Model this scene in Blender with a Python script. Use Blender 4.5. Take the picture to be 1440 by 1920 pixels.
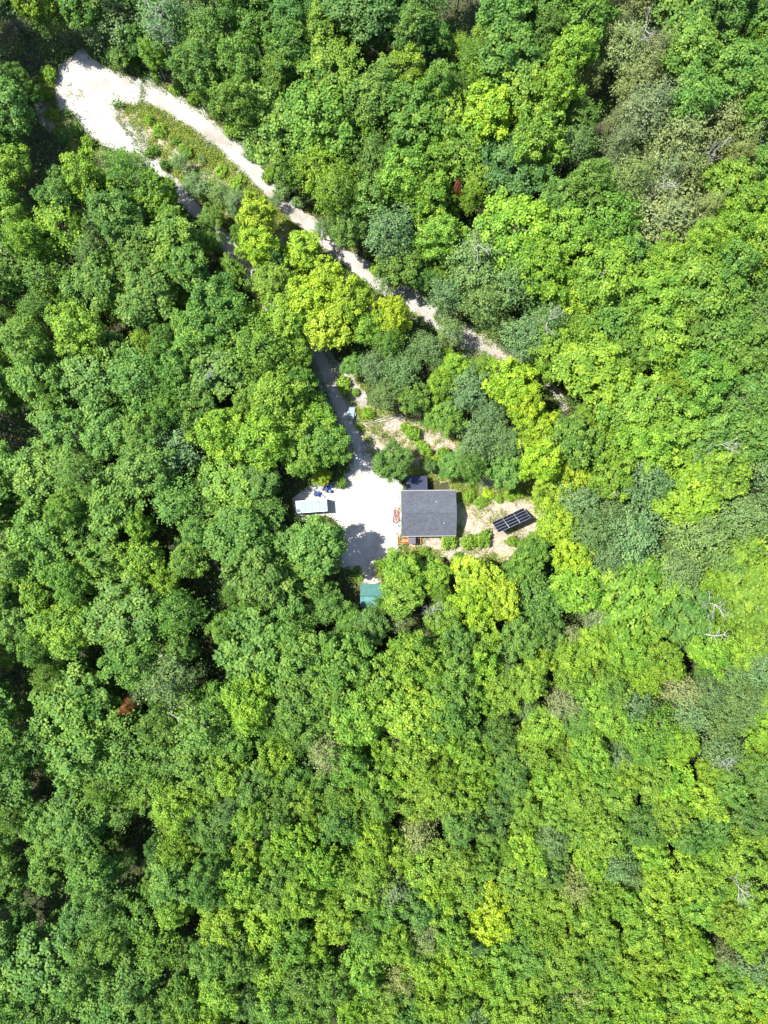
import bpy, bmesh, math, random
import numpy as np
from mathutils import Vector, Matrix

for o in list(bpy.data.objects):
    bpy.data.objects.remove(o)
scene = bpy.context.scene
COL = scene.collection
RAD = math.radians

# ------------------------------------------------------------------ camera
CAM_H = 133.0                      # drone height above the ground, metres
PXM = 10.0                         # photograph pixels per metre on the ground
cam_d = bpy.data.cameras.new('camera')
cam = bpy.data.objects.new('camera', cam_d)
COL.objects.link(cam)
cam.location = (0, 0, CAM_H)
cam_d.sensor_fit = 'VERTICAL'
cam_d.angle = 2 * math.atan(96.0 / CAM_H)
cam_d.clip_end = 3000
scene.camera = cam

# ------------------------------------------------------------------ sky and sun
SUN_ELEV = RAD(60)
SHADOW_AZ = RAD(-14)               # direction in which shadows fall (image right, a little down)
ch = math.cos(SUN_ELEV)
sun_dir = Vector((ch * math.cos(SHADOW_AZ), ch * math.sin(SHADOW_AZ), -math.sin(SUN_ELEV)))
sun_d = bpy.data.lights.new('sun', 'SUN')
sun_d.energy = 5.0
sun_d.angle = RAD(0.55)
sun_d.color = (1.0, 0.955, 0.87)
sun = bpy.data.objects.new('sun', sun_d)
COL.objects.link(sun)
sun.location = (-60, 20, 120)
sun.rotation_euler = sun_dir.to_track_quat('-Z', 'Y').to_euler()
world = bpy.data.worlds.new('World')
scene.world = world
world.use_nodes = True
wn = world.node_tree
sky = wn.nodes.new('ShaderNodeTexSky')
sky.sky_type = 'NISHITA'
sky.sun_disc = False
sky.sun_elevation = SUN_ELEV
sky.sun_rotation = math.atan2(-sun_dir.x, -sun_dir.y)
wn.links.new(sky.outputs[0], wn.nodes['Background'].inputs[0])
wn.nodes['Background'].inputs[1].default_value = 0.13
vs = scene.view_settings
vs.view_transform = 'Standard'
vs.look = 'None'
vs.gamma = 1.0
vs.use_curve_mapping = False
vs.exposure = 1.9


# ------------------------------------------------------------------ helpers
def at(px, py, z=0.0):
    """world point at height z seen at a photograph pixel (1440 x 1920)"""
    k = (CAM_H - z) / CAM_H / PXM
    return Vector(((px - 720) * k, (960 - py) * k, z))


def link(name, mesh, mat=None, parent=None):
    o = bpy.data.objects.new(name, mesh)
    COL.objects.link(o)
    if mat is not None and not mesh.materials:
        mesh.materials.append(mat)
    if parent is not None:
        o.parent = parent
    return o


def tag(o, label=None, cat=None, group=None, kind=None):
    if label: o['label'] = label
    if cat: o['category'] = cat
    if group: o['group'] = group
    if kind: o['kind'] = kind
    return o


def thing(name, loc, rz=0.0, label=None, cat=None, group=None):
    o = bpy.data.objects.new(name, None)
    COL.objects.link(o)
    o.empty_display_size = 0.3
    o.location = loc
    o.rotation_euler = (0, 0, rz)
    return tag(o, label, cat, group)


def np_mesh(name, V, F, tint=None, smooth=False):
    """mesh from numpy arrays; F is (n,4) or (n,3)"""
    me = bpy.data.meshes.new(name)
    V = np.asarray(V, dtype=np.float32); F = np.asarray(F, dtype=np.int32)
    k = F.shape[1]
    me.vertices.add(len(V)); me.vertices.foreach_set('co', V.ravel())
    me.loops.add(F.size); me.loops.foreach_set('vertex_index', F.ravel())
    me.polygons.add(len(F))
    me.polygons.foreach_set('loop_start', np.arange(0, F.size, k, dtype=np.int32))
    if tint is not None:
        a = me.attributes.new('tint', 'FLOAT', 'FACE')
        a.data.foreach_set('value', np.asarray(tint, dtype=np.float32))
    me.update(calc_edges=True)
    if smooth:
        me.polygons.foreach_set('use_smooth', np.ones(len(F), dtype=bool))
    return me


class MB:
    """collects boxes, tubes, prisms into one mesh"""
    def __init__(s):
        s.bm = bmesh.new()

    def box(s, c, d, rz=0.0, rx=0.0, ry=0.0, bevel=0.0):
        M = Matrix.Translation(c) @ Matrix.Rotation(rz, 4, 'Z') @ Matrix.Rotation(ry, 4, 'Y') @ Matrix.Rotation(rx, 4, 'X') @ Matrix.Diagonal((d[0], d[1], d[2], 1))
        r = bmesh.ops.create_cube(s.bm, size=1.0, matrix=M)
        if bevel > 0:
            vs_ = r['verts']
            ed = list({e for v in vs_ for e in v.link_edges})
            bmesh.ops.bevel(s.bm, geom=ed, offset=bevel, segments=2, affect='EDGES', profile=0.6)
        return s

    def tube(s, pts, rad, n=6, cap=True):
        pts = [Vector(p) for p in pts]
        if not isinstance(rad, (list, tuple)):
            rad = [rad] * len(pts)
        rings = []
        for i, p in enumerate(pts):
            a = pts[max(i - 1, 0)]; b = pts[min(i + 1, len(pts) - 1)]
            t = (b - a)
            t = t.normalized() if t.length > 1e-6 else Vector((0, 0, 1))
            u = t.orthogonal().normalized() if i == 0 else (u - t * u.dot(t)).normalized()
            w = t.cross(u)
            rings.append([s.bm.verts.new(p + (u * math.cos(6.2832 * k / n) + w * math.sin(6.2832 * k / n)) * rad[i]) for k in range(n)])
        for i in range(len(rings) - 1):
            for k in range(n):
                f = s.bm.faces.new((rings[i][k], rings[i][(k + 1) % n], rings[i + 1][(k + 1) % n], rings[i + 1][k]))
                f.smooth = True
        if cap:
            try:
                s.bm.faces.new(list(reversed(rings[0]))); s.bm.faces.new(rings[-1])
            except ValueError:
                pass
        return s

    def poly(s, pts):
        s.bm.faces.new([s.bm.verts.new(p) for p in pts])
        return s

    def prism(s, outline, axis, a, b):
        """outline of 2-D points extruded along axis 'X','Y' or 'Z' from a to b"""
        def P(u, v, w):
            return {'X': (w, u, v), 'Y': (u, w, v), 'Z': (u, v, w)}[axis]
        A = [s.bm.verts.new(P(u, v, a)) for u, v in outline]
        B = [s.bm.verts.new(P(u, v, b)) for u, v in outline]
        s.bm.faces.new(A); s.bm.faces.new(list(reversed(B)))
        n = len(A)
        for i in range(n):
            s.bm.faces.new((A[(i + 1) % n], A[i], B[i], B[(i + 1) % n]))
        return s

    def mesh(s, name):
        bmesh.ops.recalc_face_normals(s.bm, faces=s.bm.faces)
        me = bpy.data.meshes.new(name)
        s.bm.to_mesh(me); s.bm.free()
        return me

    def build(s, name, mat, parent=None):
        return link(name, s.mesh(name), mat, parent)


# ------------------------------------------------------------------ materials
def new_mat(name):
    m = bpy.data.materials.new(name)
    m.use_nodes = True
    nt = m.node_tree
    return m, nt, nt.nodes['Principled BSDF']


def ramp(nt, stops):
    r = nt.nodes.new('ShaderNodeValToRGB')
    e = r.color_ramp.elements
    while len(e) < len(stops):
        e.new(0.5)
    for k, (p, c) in enumerate(stops):
        e[k].position = p; e[k].color = (*c, 1)
    return r


def noise(nt, scale, detail=4, rough=0.6, coord='Object'):
    tc = nt.nodes.new('ShaderNodeTexCoord')
    n = nt.nodes.new('ShaderNodeTexNoise')
    n.inputs['Scale'].default_value = scale
    n.inputs['Detail'].default_value = detail
    n.inputs['Roughness'].default_value = rough
    nt.links.new(tc.outputs[coord], n.inputs['Vector'])
    return n


def noisy(name, stops, scale, detail=5, rough=0.6, bump=0.0, bscale=None, roughness=0.9, metallic=0.0, spec=0.3):
    m, nt, b = new_mat(name)
    n = noise(nt, scale, detail, rough)
    r = ramp(nt, stops)
    nt.links.new(n.outputs['Fac'], r.inputs[0])
    nt.links.new(r.outputs[0], b.inputs['Base Color'])
    b.inputs['Roughness'].default_value = roughness
    b.inputs['Metallic'].default_value = metallic
    b.inputs['Specular IOR Level'].default_value = spec
    if bump:
        n2 = noise(nt, bscale or scale * 3, 6, 0.7)
        bp = nt.nodes.new('ShaderNodeBump')
        bp.inputs['Strength'].default_value = bump
        bp.inputs['Distance'].default_value = 0.06
        nt.links.new(n2.outputs['Fac'], bp.inputs['Height'])
        nt.links.new(bp.outputs[0], b.inputs['Normal'])
    return m


def plain(name, col, rough=0.5, metallic=0.0, var=0.12, scale=6.0, spec=0.4):
    c0 = tuple(max(0, c * (1 - var)) for c in col); c1 = tuple(c * (1 + var) for c in col)
    return noisy(name, [(0.3, c0), (0.7, c1)], scale, roughness=rough, metallic=metallic, spec=spec)


def leaf_mat(name, transl=0.4):
    m, nt, b = new_mat(name)
    oi = nt.nodes.new('ShaderNodeObjectInfo')
    at_ = nt.nodes.new('ShaderNodeAttribute'); at_.attribute_name = 'tint'
    hsv = nt.nodes.new('ShaderNodeHueSaturation')
    mr = nt.nodes.new('ShaderNodeMapRange')
    mr.inputs['To Min'].default_value = 0.527; mr.inputs['To Max'].default_value = 0.474
    mv = nt.nodes.new('ShaderNodeMapRange')
    mv.inputs['To Min'].default_value = 0.6; mv.inputs['To Max'].default_value = 1.42  # random leaf tone, spread widened to put lit-and-shaded leaf contrast into the colour
    nt.links.new(at_.outputs['Fac'], mr.inputs['Value'])
    nt.links.new(at_.outputs['Fac'], mv.inputs['Value'])
    nt.links.new(mr.outputs[0], hsv.inputs['Hue'])
    nt.links.new(mv.outputs[0], hsv.inputs['Value'])
    nt.links.new(oi.outputs['Color'], hsv.inputs['Color'])
    nt.links.new(hsv.outputs[0], b.inputs['Base Color'])
    b.inputs['Roughness'].default_value = 0.6
    b.inputs['Specular IOR Level'].default_value = 0.26
    tr = nt.nodes.new('ShaderNodeBsdfTranslucent')
    hs2 = nt.nodes.new('ShaderNodeHueSaturation')
    hs2.inputs['Hue'].default_value = 0.495
    hs2.inputs['Saturation'].default_value = 1.1
    hs2.inputs['Value'].default_value = 1.5
    nt.links.new(hsv.outputs[0], hs2.inputs['Color'])
    nt.links.new(hs2.outputs[0], tr.inputs['Color'])
    mx = nt.nodes.new('ShaderNodeMixShader')
    mx.inputs[0].default_value = transl
    nt.links.new(b.outputs[0], mx.inputs[1])
    nt.links.new(tr.outputs[0], mx.inputs[2])
    nt.links.new(mx.outputs[0], nt.nodes['Material Output'].inputs['Surface'])
    return m


M_LEAF = leaf_mat('leaf')
M_BARK = noisy('bark', [(0.3, (0.045, 0.04, 0.034)), (0.7, (0.12, 0.11, 0.095))], 3.0, bump=0.5)
M_BARE = noisy('bare_grey_wood', [(0.3, (0.12, 0.115, 0.105)), (0.75, (0.28, 0.27, 0.25))], 2.0)
M_FLOOR = noisy('forest_floor', [(0.25, (0.012, 0.011, 0.006)), (0.45, (0.03, 0.024, 0.012)), (0.62, (0.018, 0.03, 0.008)), (0.8, (0.075, 0.058, 0.034))], 1.6, 10, 0.75, bump=0.7, bscale=2.5)
M_MEADOW = noisy('meadow_soil', [(0.3, (0.065, 0.08, 0.022)), (0.43, (0.12, 0.13, 0.05)), (0.54, (0.2, 0.175, 0.115)), (0.7, (0.25, 0.215, 0.165))], 0.5, 8, 0.72, bump=0.8, bscale=3)
M_SOIL = noisy('sandy_soil', [(0.3, (0.09, 0.075, 0.05)), (0.43, (0.155, 0.128, 0.097)), (0.55, (0.215, 0.18, 0.147)), (0.72, (0.265, 0.232, 0.2))], 1.1, 9, 0.72, bump=0.7, bscale=4)


def gravel_mat(name, dirt=0.5, val=1.0):
    val *= 0.56
    m, nt, b = new_mat(name)
    n1 = noise(nt, 0.22, 6, 0.62); n2 = noise(nt, 5.0, 8, 0.8); n3 = noise(nt, 22.0, 3, 0.6)
    r1 = ramp(nt, [(0.3, tuple(val * q for q in (0.3, 0.275, 0.24))), (0.5, tuple(val * q for q in (0.43, 0.41, 0.38))), (0.7, tuple(val * q for q in (0.5, 0.49, 0.475)))])
    r2 = ramp(nt, [(0.28, (0.55, 0.53, 0.5)), (0.52, (1.0, 1.0, 1.0))])
    r3 = ramp(nt, [(0.3, (0.8, 0.8, 0.8)), (0.6, (1.06, 1.06, 1.06))])
    mu = nt.nodes.new('ShaderNodeMixRGB'); mu.blend_type = 'MULTIPLY'; mu.inputs[0].default_value = dirt
    mu2 = nt.nodes.new('ShaderNodeMixRGB'); mu2.blend_type = 'MULTIPLY'; mu2.inputs[0].default_value = 0.8
    for n, r in ((n1, r1), (n2, r2), (n3, r3)):
        nt.links.new(n.outputs['Fac'], r.inputs[0])
    nt.links.new(r1.outputs[0], mu.inputs[1]); nt.links.new(r2.outputs[0], mu.inputs[2])
    nt.links.new(mu.outputs[0], mu2.inputs[1]); nt.links.new(r3.outputs[0], mu2.inputs[2])
    nt.links.new(mu2.outputs[0], b.inputs['Base Color'])
    b.inputs['Roughness'].default_value = 0.95
    b.inputs['Specular IOR Level'].default_value = 0.2
    bp = nt.nodes.new('ShaderNodeBump'); bp.inputs['Strength'].default_value = 0.5; bp.inputs['Distance'].default_value = 0.05
    nt.links.new(n2.outputs['Fac'], bp.inputs['Height']); nt.links.new(bp.outputs[0], b.inputs['Normal'])
    return m


M_GRAVEL = gravel_mat('gravel', 0.95, 0.86)
M_GRAVEL_CLEAN = gravel_mat('fresh_gravel', 0.3)
M_RUBBLE = noisy('rubble_track', [(0.25, (0.05, 0.045, 0.035)), (0.45, (0.15, 0.13, 0.115)), (0.7, (0.27, 0.245, 0.225))], 1.6, 9, 0.75, bump=0.9, bscale=4)

# ------------------------------------------------------------------ the ground and its sheets
rng = random.Random(7)


def resample(pts, step, closed=True):
    out = []
    n = len(pts)
    for i in range(n if closed else n - 1):
        a, b = Vector(pts[i]), Vector(pts[(i + 1) % n])
        k = max(1, int((b - a).length / step))
        for j in range(k):
            out.append(a.lerp(b, j / k))
    if not closed:
        out.append(Vector(pts[-1]))
    return out


def sheet(name, px, z, mat, jit=4.0, step=7.0):
    pts = resample([Vector((x, y, 0)) for x, y in px], step)
    ph = [rng.uniform(0, 6.28) for _ in range(6)]
    bm = bmesh.new()
    vsx = []
    for i, p in enumerate(pts):
        j = jit * (0.5 * math.sin(i * 0.31 + ph[0]) + 0.4 * math.sin(i * 0.83 + ph[1])) + rng.uniform(-0.5, 0.5) * jit
        q = Vector((p.x + j * math.cos(ph[2] + i * 0.13), p.y + j * math.sin(ph[3] + i * 0.17), 0))
        w = at(q.x, q.y, 0)
        vsx.append(bm.verts.new((w.x, w.y, z)))
    es = [bm.edges.new((vsx[i], vsx[(i + 1) % len(vsx)])) for i in range(len(vsx))]
    bmesh.ops.triangle_fill(bm, use_beauty=True, use_dissolve=False, edges=es, normal=(0, 0, 1))
    bmesh.ops.recalc_face_normals(bm, faces=bm.faces)
    if bm.faces and sum(f.normal.z for f in bm.faces) < 0:
        bmesh.ops.reverse_faces(bm, faces=bm.faces)
    me = bpy.data.meshes.new(name); bm.to_mesh(me); bm.free()
    return tag(link(name, me, mat), kind='structure')


def ribbon(name, cl, wd, z, mat, jit=3.0):
    P = resample([Vector((x, y, 0)) for x, y in cl], 6, closed=False)
    C = [Vector((x, y, 0)) for x, y in cl]
    cum = [0.0]
    for i in range(1, len(C)):
        cum.append(cum[-1] + (C[i] - C[i - 1]).length)
    V = []; F = []
    d = 0.0
    ph = [rng.uniform(0, 6.28) for _ in range(4)]
    for i, p in enumerate(P):
        if i: d += (p - P[i - 1]).length
        w = float(np.interp(d, cum, wd)) / 2
        a = P[max(i - 3, 0)]; b = P[min(i + 3, len(P) - 1)]
        t = (b - a).normalized(); n = Vector((-t.y, t.x, 0))
        for s_, k in ((1, 0), (-1, 1)):
            j = jit * (0.6 * math.sin(i * 0.37 + ph[k]) + 0.4 * math.sin(i * 1.1 + ph[k + 2])) + rng.uniform(-0.5, 0.5) * jit
            q = p + n * s_ * (w + j)
            ww = at(q.x, q.y, 0)
            V.append((ww.x, ww.y, z))
        if i:
            F.append((2 * i - 2, 2 * i - 1, 2 * i + 1, 2 * i))
    me = np_mesh(name, V, F)
    if me.polygons[0].normal.z < 0:
        me.flip_normals()
    return tag(link(name, me, mat), kind='structure')


g = MB(); g.poly([(-1200, -1200, 0), (1200, -1200, 0), (1200, 1200, 0), (-1200, 1200, 0)])
tag(g.build('ground', M_FLOOR), kind='structure')

UP_CL = [(205, 168), (265, 172), (320, 197), (375, 232), (425, 270), (470, 315), (510, 358), (550, 395), (600, 440), (645, 482), (695, 517), (740, 545), (785, 572), (830, 608), (880, 640), (930, 662)]
UP_W = [44, 50, 50, 46, 42, 38, 32, 30, 30, 30, 36, 36, 42, 40, 50, 44]
UP2_CL = [(900, 648), (940, 668), (975, 686), (1015, 712), (1050, 745), (1062, 768)]
UP2_W = [46, 46, 34, 24, 22, 14]
LO_CL = [(228, 235), (262, 283), (305, 328), (350, 375), (400, 425), (440, 475), (470, 520), (500, 565), (540, 615), (590, 655), (612, 695), (632, 745), (652, 795), (676, 838), (684, 892)]
LO_W = [60, 50, 30, 24, 24, 28, 30, 30, 34, 42, 50, 52, 48, 52, 56]
TURN = [(100, 150), (112, 120), (150, 93), (185, 118), (225, 140), (265, 148), (262, 195), (215, 195), (222, 228), (250, 262), (275, 300), (232, 288), (192, 275), (165, 255), (140, 215), (110, 205), (102, 180)]
YARD = [(620, 908), (655, 885), (665, 850), (695, 848), (705, 880), (745, 898), (757, 912), (752, 1000), (747, 1040), (702, 1072), (720, 1098), (678, 1098), (672, 1072), (635, 1062), (640, 990), (612, 968), (550, 972), (548, 935), (585, 905)]
SOIL_E = [(742, 935), (752, 1000), (760, 1008), (850, 1006), (866, 985), (876, 950), (925, 944), (1000, 945), (1015, 985), (965, 1032), (905, 1040), (885, 1066), (845, 1058), (830, 1030), (748, 1028), (738, 1000)]
SOIL_N = [(670, 792), (700, 785), (745, 778), (795, 800), (850, 815), (866, 870), (830, 888), (795, 886), (768, 862), (715, 852), (690, 835)]
MEADOWS = [
    [(232, 200), (290, 200), (340, 225), (400, 265), (440, 305), (500, 370), (560, 420), (520, 480), (430, 430), (330, 345), (262, 285), (240, 240)],
    [(70, 140), (100, 125), (108, 200), (165, 258), (205, 290), (150, 300), (90, 235)],
    [(845, 905), (930, 880), (1015, 890), (1030, 950), (1000, 1000), (950, 1050), (880, 1075), (830, 1045), (760, 1035), (740, 1010), (850, 1003)],
    [(620, 690), (680, 690), (690, 760), (745, 775), (880, 830), (870, 900), (780, 900), (690, 840), (640, 770)],
    [(660, 1030), (760, 1030), (760, 1100), (668, 1100)],
]
for k, mpoly in enumerate(MEADOWS):
    sheet('meadow', mpoly, 0.004, M_MEADOW, 7)
sheet('dirt_patch', SOIL_E, 0.012, M_SOIL, 5)
sheet('dirt_patch', SOIL_N, 0.012, M_SOIL, 5)
SOIL_W = [(628, 672), (652, 682), (668, 712), (692, 748), (682, 772), (660, 762), (640, 730), (626, 700)]
sheet('dirt_patch', SOIL_W, 0.014, M_GRAVEL, 5)
sheet('dirt_patch', [(196, 196), (232, 192), (262, 205), (258, 245), (280, 275), (262, 282), (235, 255), (215, 225)], 0.012, M_SOIL, 4)
sheet('dirt_patch', [(60, 178), (78, 176), (92, 215), (96, 250), (78, 235), (66, 205)], 0.012, M_RUBBLE, 3)
ribbon('gravel_road', UP_CL, UP_W, 0.020, M_GRAVEL, 5)
ribbon('rubble_track', UP2_CL, UP2_W, 0.016, M_RUBBLE, 4)
ribbon('gravel_driveway', LO_CL, LO_W, 0.024, M_GRAVEL)
sheet('gravel_turnaround', TURN, 0.028, gravel_mat('turnaround_gravel', 0.95, 0.98), 4)
sheet('gravel_yard', YARD, 0.032, M_GRAVEL_CLEAN, 4)

# ------------------------------------------------------------------ leaf geometry
def kite(P, N, L, W, R, fold=0.18):
    """one folded leaf (two triangles' worth of quad) for every point P, normal N"""
    n = len(P)
    A = R.normal(size=(n, 3))
    T = A - N * np.sum(A * N, 1, keepdims=True)
    T /= np.linalg.norm(T, axis=1, keepdims=True) + 1e-9
    B = np.cross(N, T)
    L = np.asarray(L).reshape(-1, 1); W = np.asarray(W).reshape(-1, 1)
    V = np.empty((n, 4, 3))
    V[:, 0] = P - T * L * 0.5
    V[:, 1] = P + B * W * 0.5 + T * L * 0.08 + N * L * fold
    V[:, 2] = P + T * L * 0.5
    V[:, 3] = P - B * W * 0.5 + T * L * 0.08 + N * L * fold
    F = np.arange(n * 4, dtype=np.int32).reshape(n, 4)
    return V.reshape(-1, 3), F


def unit(a):
    return a / (np.linalg.norm(a, axis=-1, keepdims=True) + 1e-9)


def crown_points(R, n, Rc, Hu, zc, tmax, lobes):
    i = np.arange(n) + 0.5
    ct = 1 - i / n * (1 - math.cos(tmax))
    th = np.arccos(ct) + R.normal(0, 0.09, n)
    ph = i * 2.39996 + R.normal(0, 0.25, n)
    D = np.stack([np.sin(th) * np.cos(ph), np.sin(th) * np.sin(ph), np.cos(th)], 1)
    bump = np.zeros(n)
    for l, s in lobes:
        c = np.clip(D @ l, 0, 1)
        bump = np.maximum(bump, s * c ** 14)
    f = 0.62 + 0.42 * bump + R.uniform(-0.1, 0.1, n)
    C = D * f[:, None] * np.array([Rc, Rc, Hu]) + np.array([0, 0, zc])
    out = unit(D / np.array([Rc, Rc, Hu]))
    return C, out


def make_lobes(R, k):
    L = []
    for j in range(k):
        th = R.uniform(0.25, 1.5); ph = j * 6.2832 / k + R.uniform(-0.5, 0.5)
        if j == 0: th *= 0.3
        L.append((np.array([math.sin(th) * math.cos(ph), math.sin(th) * math.sin(ph), math.cos(th)]), R.uniform(0.6, 1.25)))
    return L


def maple_crown(seed, Rc=3.7, Ht=15.0, Hu=4.6, nc=52, ntuft=15, nleaf=8, leaf=0.36, rc=(0.62, 1.05), tmax=1.95):
    R = np.random.default_rng(seed)
    zc = Ht - Hu
    C, O = crown_points(R, nc, Rc, Hu, zc, tmax, make_lobes(R, 9))
    r = R.uniform(*rc, nc)
    ti = R.uniform(0.25, 0.75, nc)
    ci = np.repeat(np.arange(nc), ntuft)
    d = unit(R.normal(size=(len(ci), 3)) + O[ci] * 0.9 + np.array([0, 0, 0.55]))
    T = C[ci] + d * (r[ci] * R.uniform(0.5, 1.22, len(ci)))[:, None]
    tt = np.clip(ti[ci] + R.normal(0, 0.15, len(ci)), 0, 1)
    li = np.repeat(np.arange(len(ci)), nleaf)
    n = len(li)
    P = T[li] + R.normal(0, 0.17, (n, 3))
    N = unit(d[li] * 0.9 + np.array([0, 0, 0.5]) + R.normal(0, 0.62, (n, 3)))
    L = leaf * R.uniform(0.65, 1.25, n)
    V, F = kite(P, N, L, L * R.uniform(0.7, 0.95, n), R)
    tint = np.clip(tt[li] + R.normal(0, 0.17, n), 0, 1)
    # leaves on the inner twigs
    k = nc * 14
    q = R.integers(0, nc, k)
    ctr = np.array([0, 0, zc])
    P2 = ctr + (C[q] - ctr) * R.uniform(0.35, 0.85, k)[:, None] + R.normal(0, 0.3 * Rc / 3.6, (k, 3))
    N2 = unit(np.array([0, 0, 0.9]) + R.normal(0, 0.5, (k, 3)))
    L2 = leaf * R.uniform(0.8, 1.4, k)
    V2, F2 = kite(P2, N2, L2, L2 * 0.85, R)
    V = np.concatenate([V, V2]); F = np.concatenate([F, F2 + n * 4]); tint = np.concatenate([tint, R.uniform(0.2, 0.6, k)])
    return np_mesh('crown', V, F, tint), C


def ash_crown(seed, Rc=3.4, Ht=14.0, Hu=5.2, ns=330, per=16, leaf=0.25, spread=0.16):
    R = np.random.default_rng(seed)
    zc = Ht - Hu
    C, O = crown_points(R, ns, Rc, Hu, zc, 1.9, make_lobes(R, 11))
    C = C - O * R.uniform(0.0, 1.3, ns)[:, None]
    d = unit(O + np.array([0, 0, 0.55]) + R.normal(0, 0.35, (ns, 3)))
    si = np.repeat(np.arange(ns), per)
    n = len(si)
    t = R.uniform(-0.2, 1.15, n)
    P = C[si] + d[si] * t[:, None] + R.normal(0, spread, (n, 3)) * (0.6 + 0.7 * t[:, None])
    N = unit(O[si] * 0.5 + np.array([0, 0, 0.6]) + R.normal(0, 0.6, (n, 3)))
    L = leaf * R.uniform(0.7, 1.4, n)
    V, F = kite(P, N, L, L * R.uniform(0.42, 0.65, n), R)
    ti = np.clip(R.normal(0.5, 0.16, ns), 0, 1)
    tint = np.clip(ti[si] + R.normal(0, 0.12, n), 0, 1)
    return np_mesh('crown', V, F, tint), C


def trunk_mesh(seed, Ht, Cpts, r0=0.2, nl=9, lean=0.5):
    R = random.Random(seed)
    mb = MB()
    lx, ly = R.uniform(-lean, lean), R.uniform(-lean, lean)
    hz = Ht * 0.86
    pts = [(lx * (t ** 2) + 0.12 * math.sin(5 * t + seed), ly * (t ** 2) + 0.12 * math.cos(4 * t + seed), hz * t) for t in (-0.02, 0.12, 0.3, 0.5, 0.7, 0.88, 1.0)]
    mb.tube(pts, [r0 * 1.35, r0, r0 * 0.85, r0 * 0.7, r0 * 0.5, r0 * 0.3, r0 * 0.14], 7)
    idx = R.sample(range(len(Cpts)), min(nl, len(Cpts)))
    for k in idx:
        c = Vector(Cpts[k])
        zb = max(Ht * 0.35, min(c.z - 1.2 - R.uniform(0, 1.6), hz * 0.92))
        t = zb / hz
        b = Vector((lx * t * t, ly * t * t, zb))
        m = b.lerp(c, 0.5) + Vector((R.uniform(-.3, .3), R.uniform(-.3, .3), R.uniform(-.25, .15)))
        mb.tube([b, m, b.lerp(c, 0.95)], [r0 * 0.42, r0 * 0.26, r0 * 0.1], 5, cap=False)
    return mb.mesh('trunk')


def proto(kind, seed, **kw):
    cm, C = (maple_crown if kind == 'maple' else ash_crown)(seed, **kw)
    Ht = kw.get('Ht', 15.0 if kind == 'maple' else 14.0)
    cm.materials.append(M_LEAF)
    tm = trunk_mesh(seed, Ht, C, nl=9 if kind == 'maple' else 14)
    tm.materials.append(M_BARK)
    return dict(crown=cm, trunk=tm, Ht=Ht, Rc=kw['Rc'], Hu=kw['Hu'], zc=Ht - kw['Hu'])


MAPLES = [proto('maple', 100 + i, Rc=3.6 + 0.12 * (i % 4), Ht=15.0, Hu=4.2 + 0.45 * (i % 3), nc=58 + 6 * (i % 4), ntuft=14, nleaf=10, leaf=0.265 + 0.025 * (i % 3), rc=(0.45, 0.95)) for i in range(12)]
ROUNDS = [proto('maple', 200 + i, Rc=3.5, Ht=15.0, Hu=4.0 + 0.5 * (i % 3), nc=84, ntuft=12, nleaf=9, leaf=0.255, rc=(0.34, 0.75)) for i in range(10)]
ASHES = [proto('ash', 300 + i, Rc=3.4, Ht=14.0, Hu=4.6 + 0.5 * (i % 3)) for i in range(9)]
OLIVES = [proto('ash', 400 + i, Rc=3.1, Ht=14.0, Hu=6.2 + 0.4 * (i % 3), ns=300, per=15, leaf=0.24, spread=0.2) for i in range(6)]
SHRUBS = [proto('maple', 500 + i, Rc=1.25, Ht=2.1, Hu=1.2, nc=20, ntuft=11, nleaf=7, leaf=0.26, rc=(0.22, 0.6), tmax=1.8) for i in range(5)]

LEAF_COL = {            # base reflectance of the foliage
    'Y': (0.172, 0.262, 0.014), 'L': (0.11, 0.2, 0.017), 'G': (0.077, 0.157, 0.021),
    'D': (0.06, 0.132, 0.022), 'B': (0.094, 0.162, 0.047), 'O': (0.135, 0.175, 0.06),
    'R': (0.22, 0.085, 0.04),
}
SETS = {'Y': MAPLES, 'L': MAPLES, 'G': MAPLES, 'D': ROUNDS, 'B': ASHES, 'O': OLIVES, 'R': ASHES}
NAME = {'Y': 'maple_tree', 'L': 'maple_tree', 'G': 'broadleaf_tree', 'D': 'round_crowned_tree', 'B': 'ash_tree', 'O': 'ash_tree', 'R': 'browned_tree'}
LOOK = {'Y': 'bright yellow-green trees', 'L': 'light green trees', 'G': 'mid-green trees', 'D': 'dark green trees', 'B': 'feathery grey-green trees', 'O': 'pale olive trees', 'R': 'browned trees'}
trees = []              # (px, py, class, root)


def put_tree(px, py, r, cls, h=15.0, label=None, group=None, pset=None, rg=rng, name=None):
    """px, py: where the crown's middle stands in the photograph; r: crown radius in photograph pixels"""
    ps = pset or SETS[cls]
    if cls in 'GLD' and pset is None:
        q_ = rg.random()
        ps = ROUNDS if q_ < 0.34 else ASHES if q_ < 0.5 else ps
    p = rg.choice(ps)
    sz = h / p['Ht']
    zt = (p['zc'] + 0.45 * p['Hu']) * sz
    w = at(px, py, zt)
    kx = (CAM_H - zt) / CAM_H / PXM
    s = r * kx / p['Rc'] * ((1.03 if px < 420 or py < 480 else 1.1) if label is None or label in ('edge', 'young') else 1.0)
    root = thing(name or NAME[cls], (w.x, w.y, 0), rg.uniform(0, 6.28), label, 'tree', group)
    root.scale = (s * rg.uniform(0.94, 1.22), s * rg.uniform(0.86, 1.1), sz)
    t = link('trunk', p['trunk'], None, root)
    c = link('crown', p['crown'], None, root)
    b = LEAF_COL[cls]
    v = rg.uniform(0.88, 1.14); hshift = rg.uniform(0.92, 1.1)
    c.color = (b[0] * v * hshift, b[1] * v, b[2] * v * rg.uniform(0.75, 1.25), 1)
    trees.append((px, py, cls, root, label))
    return root


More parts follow.
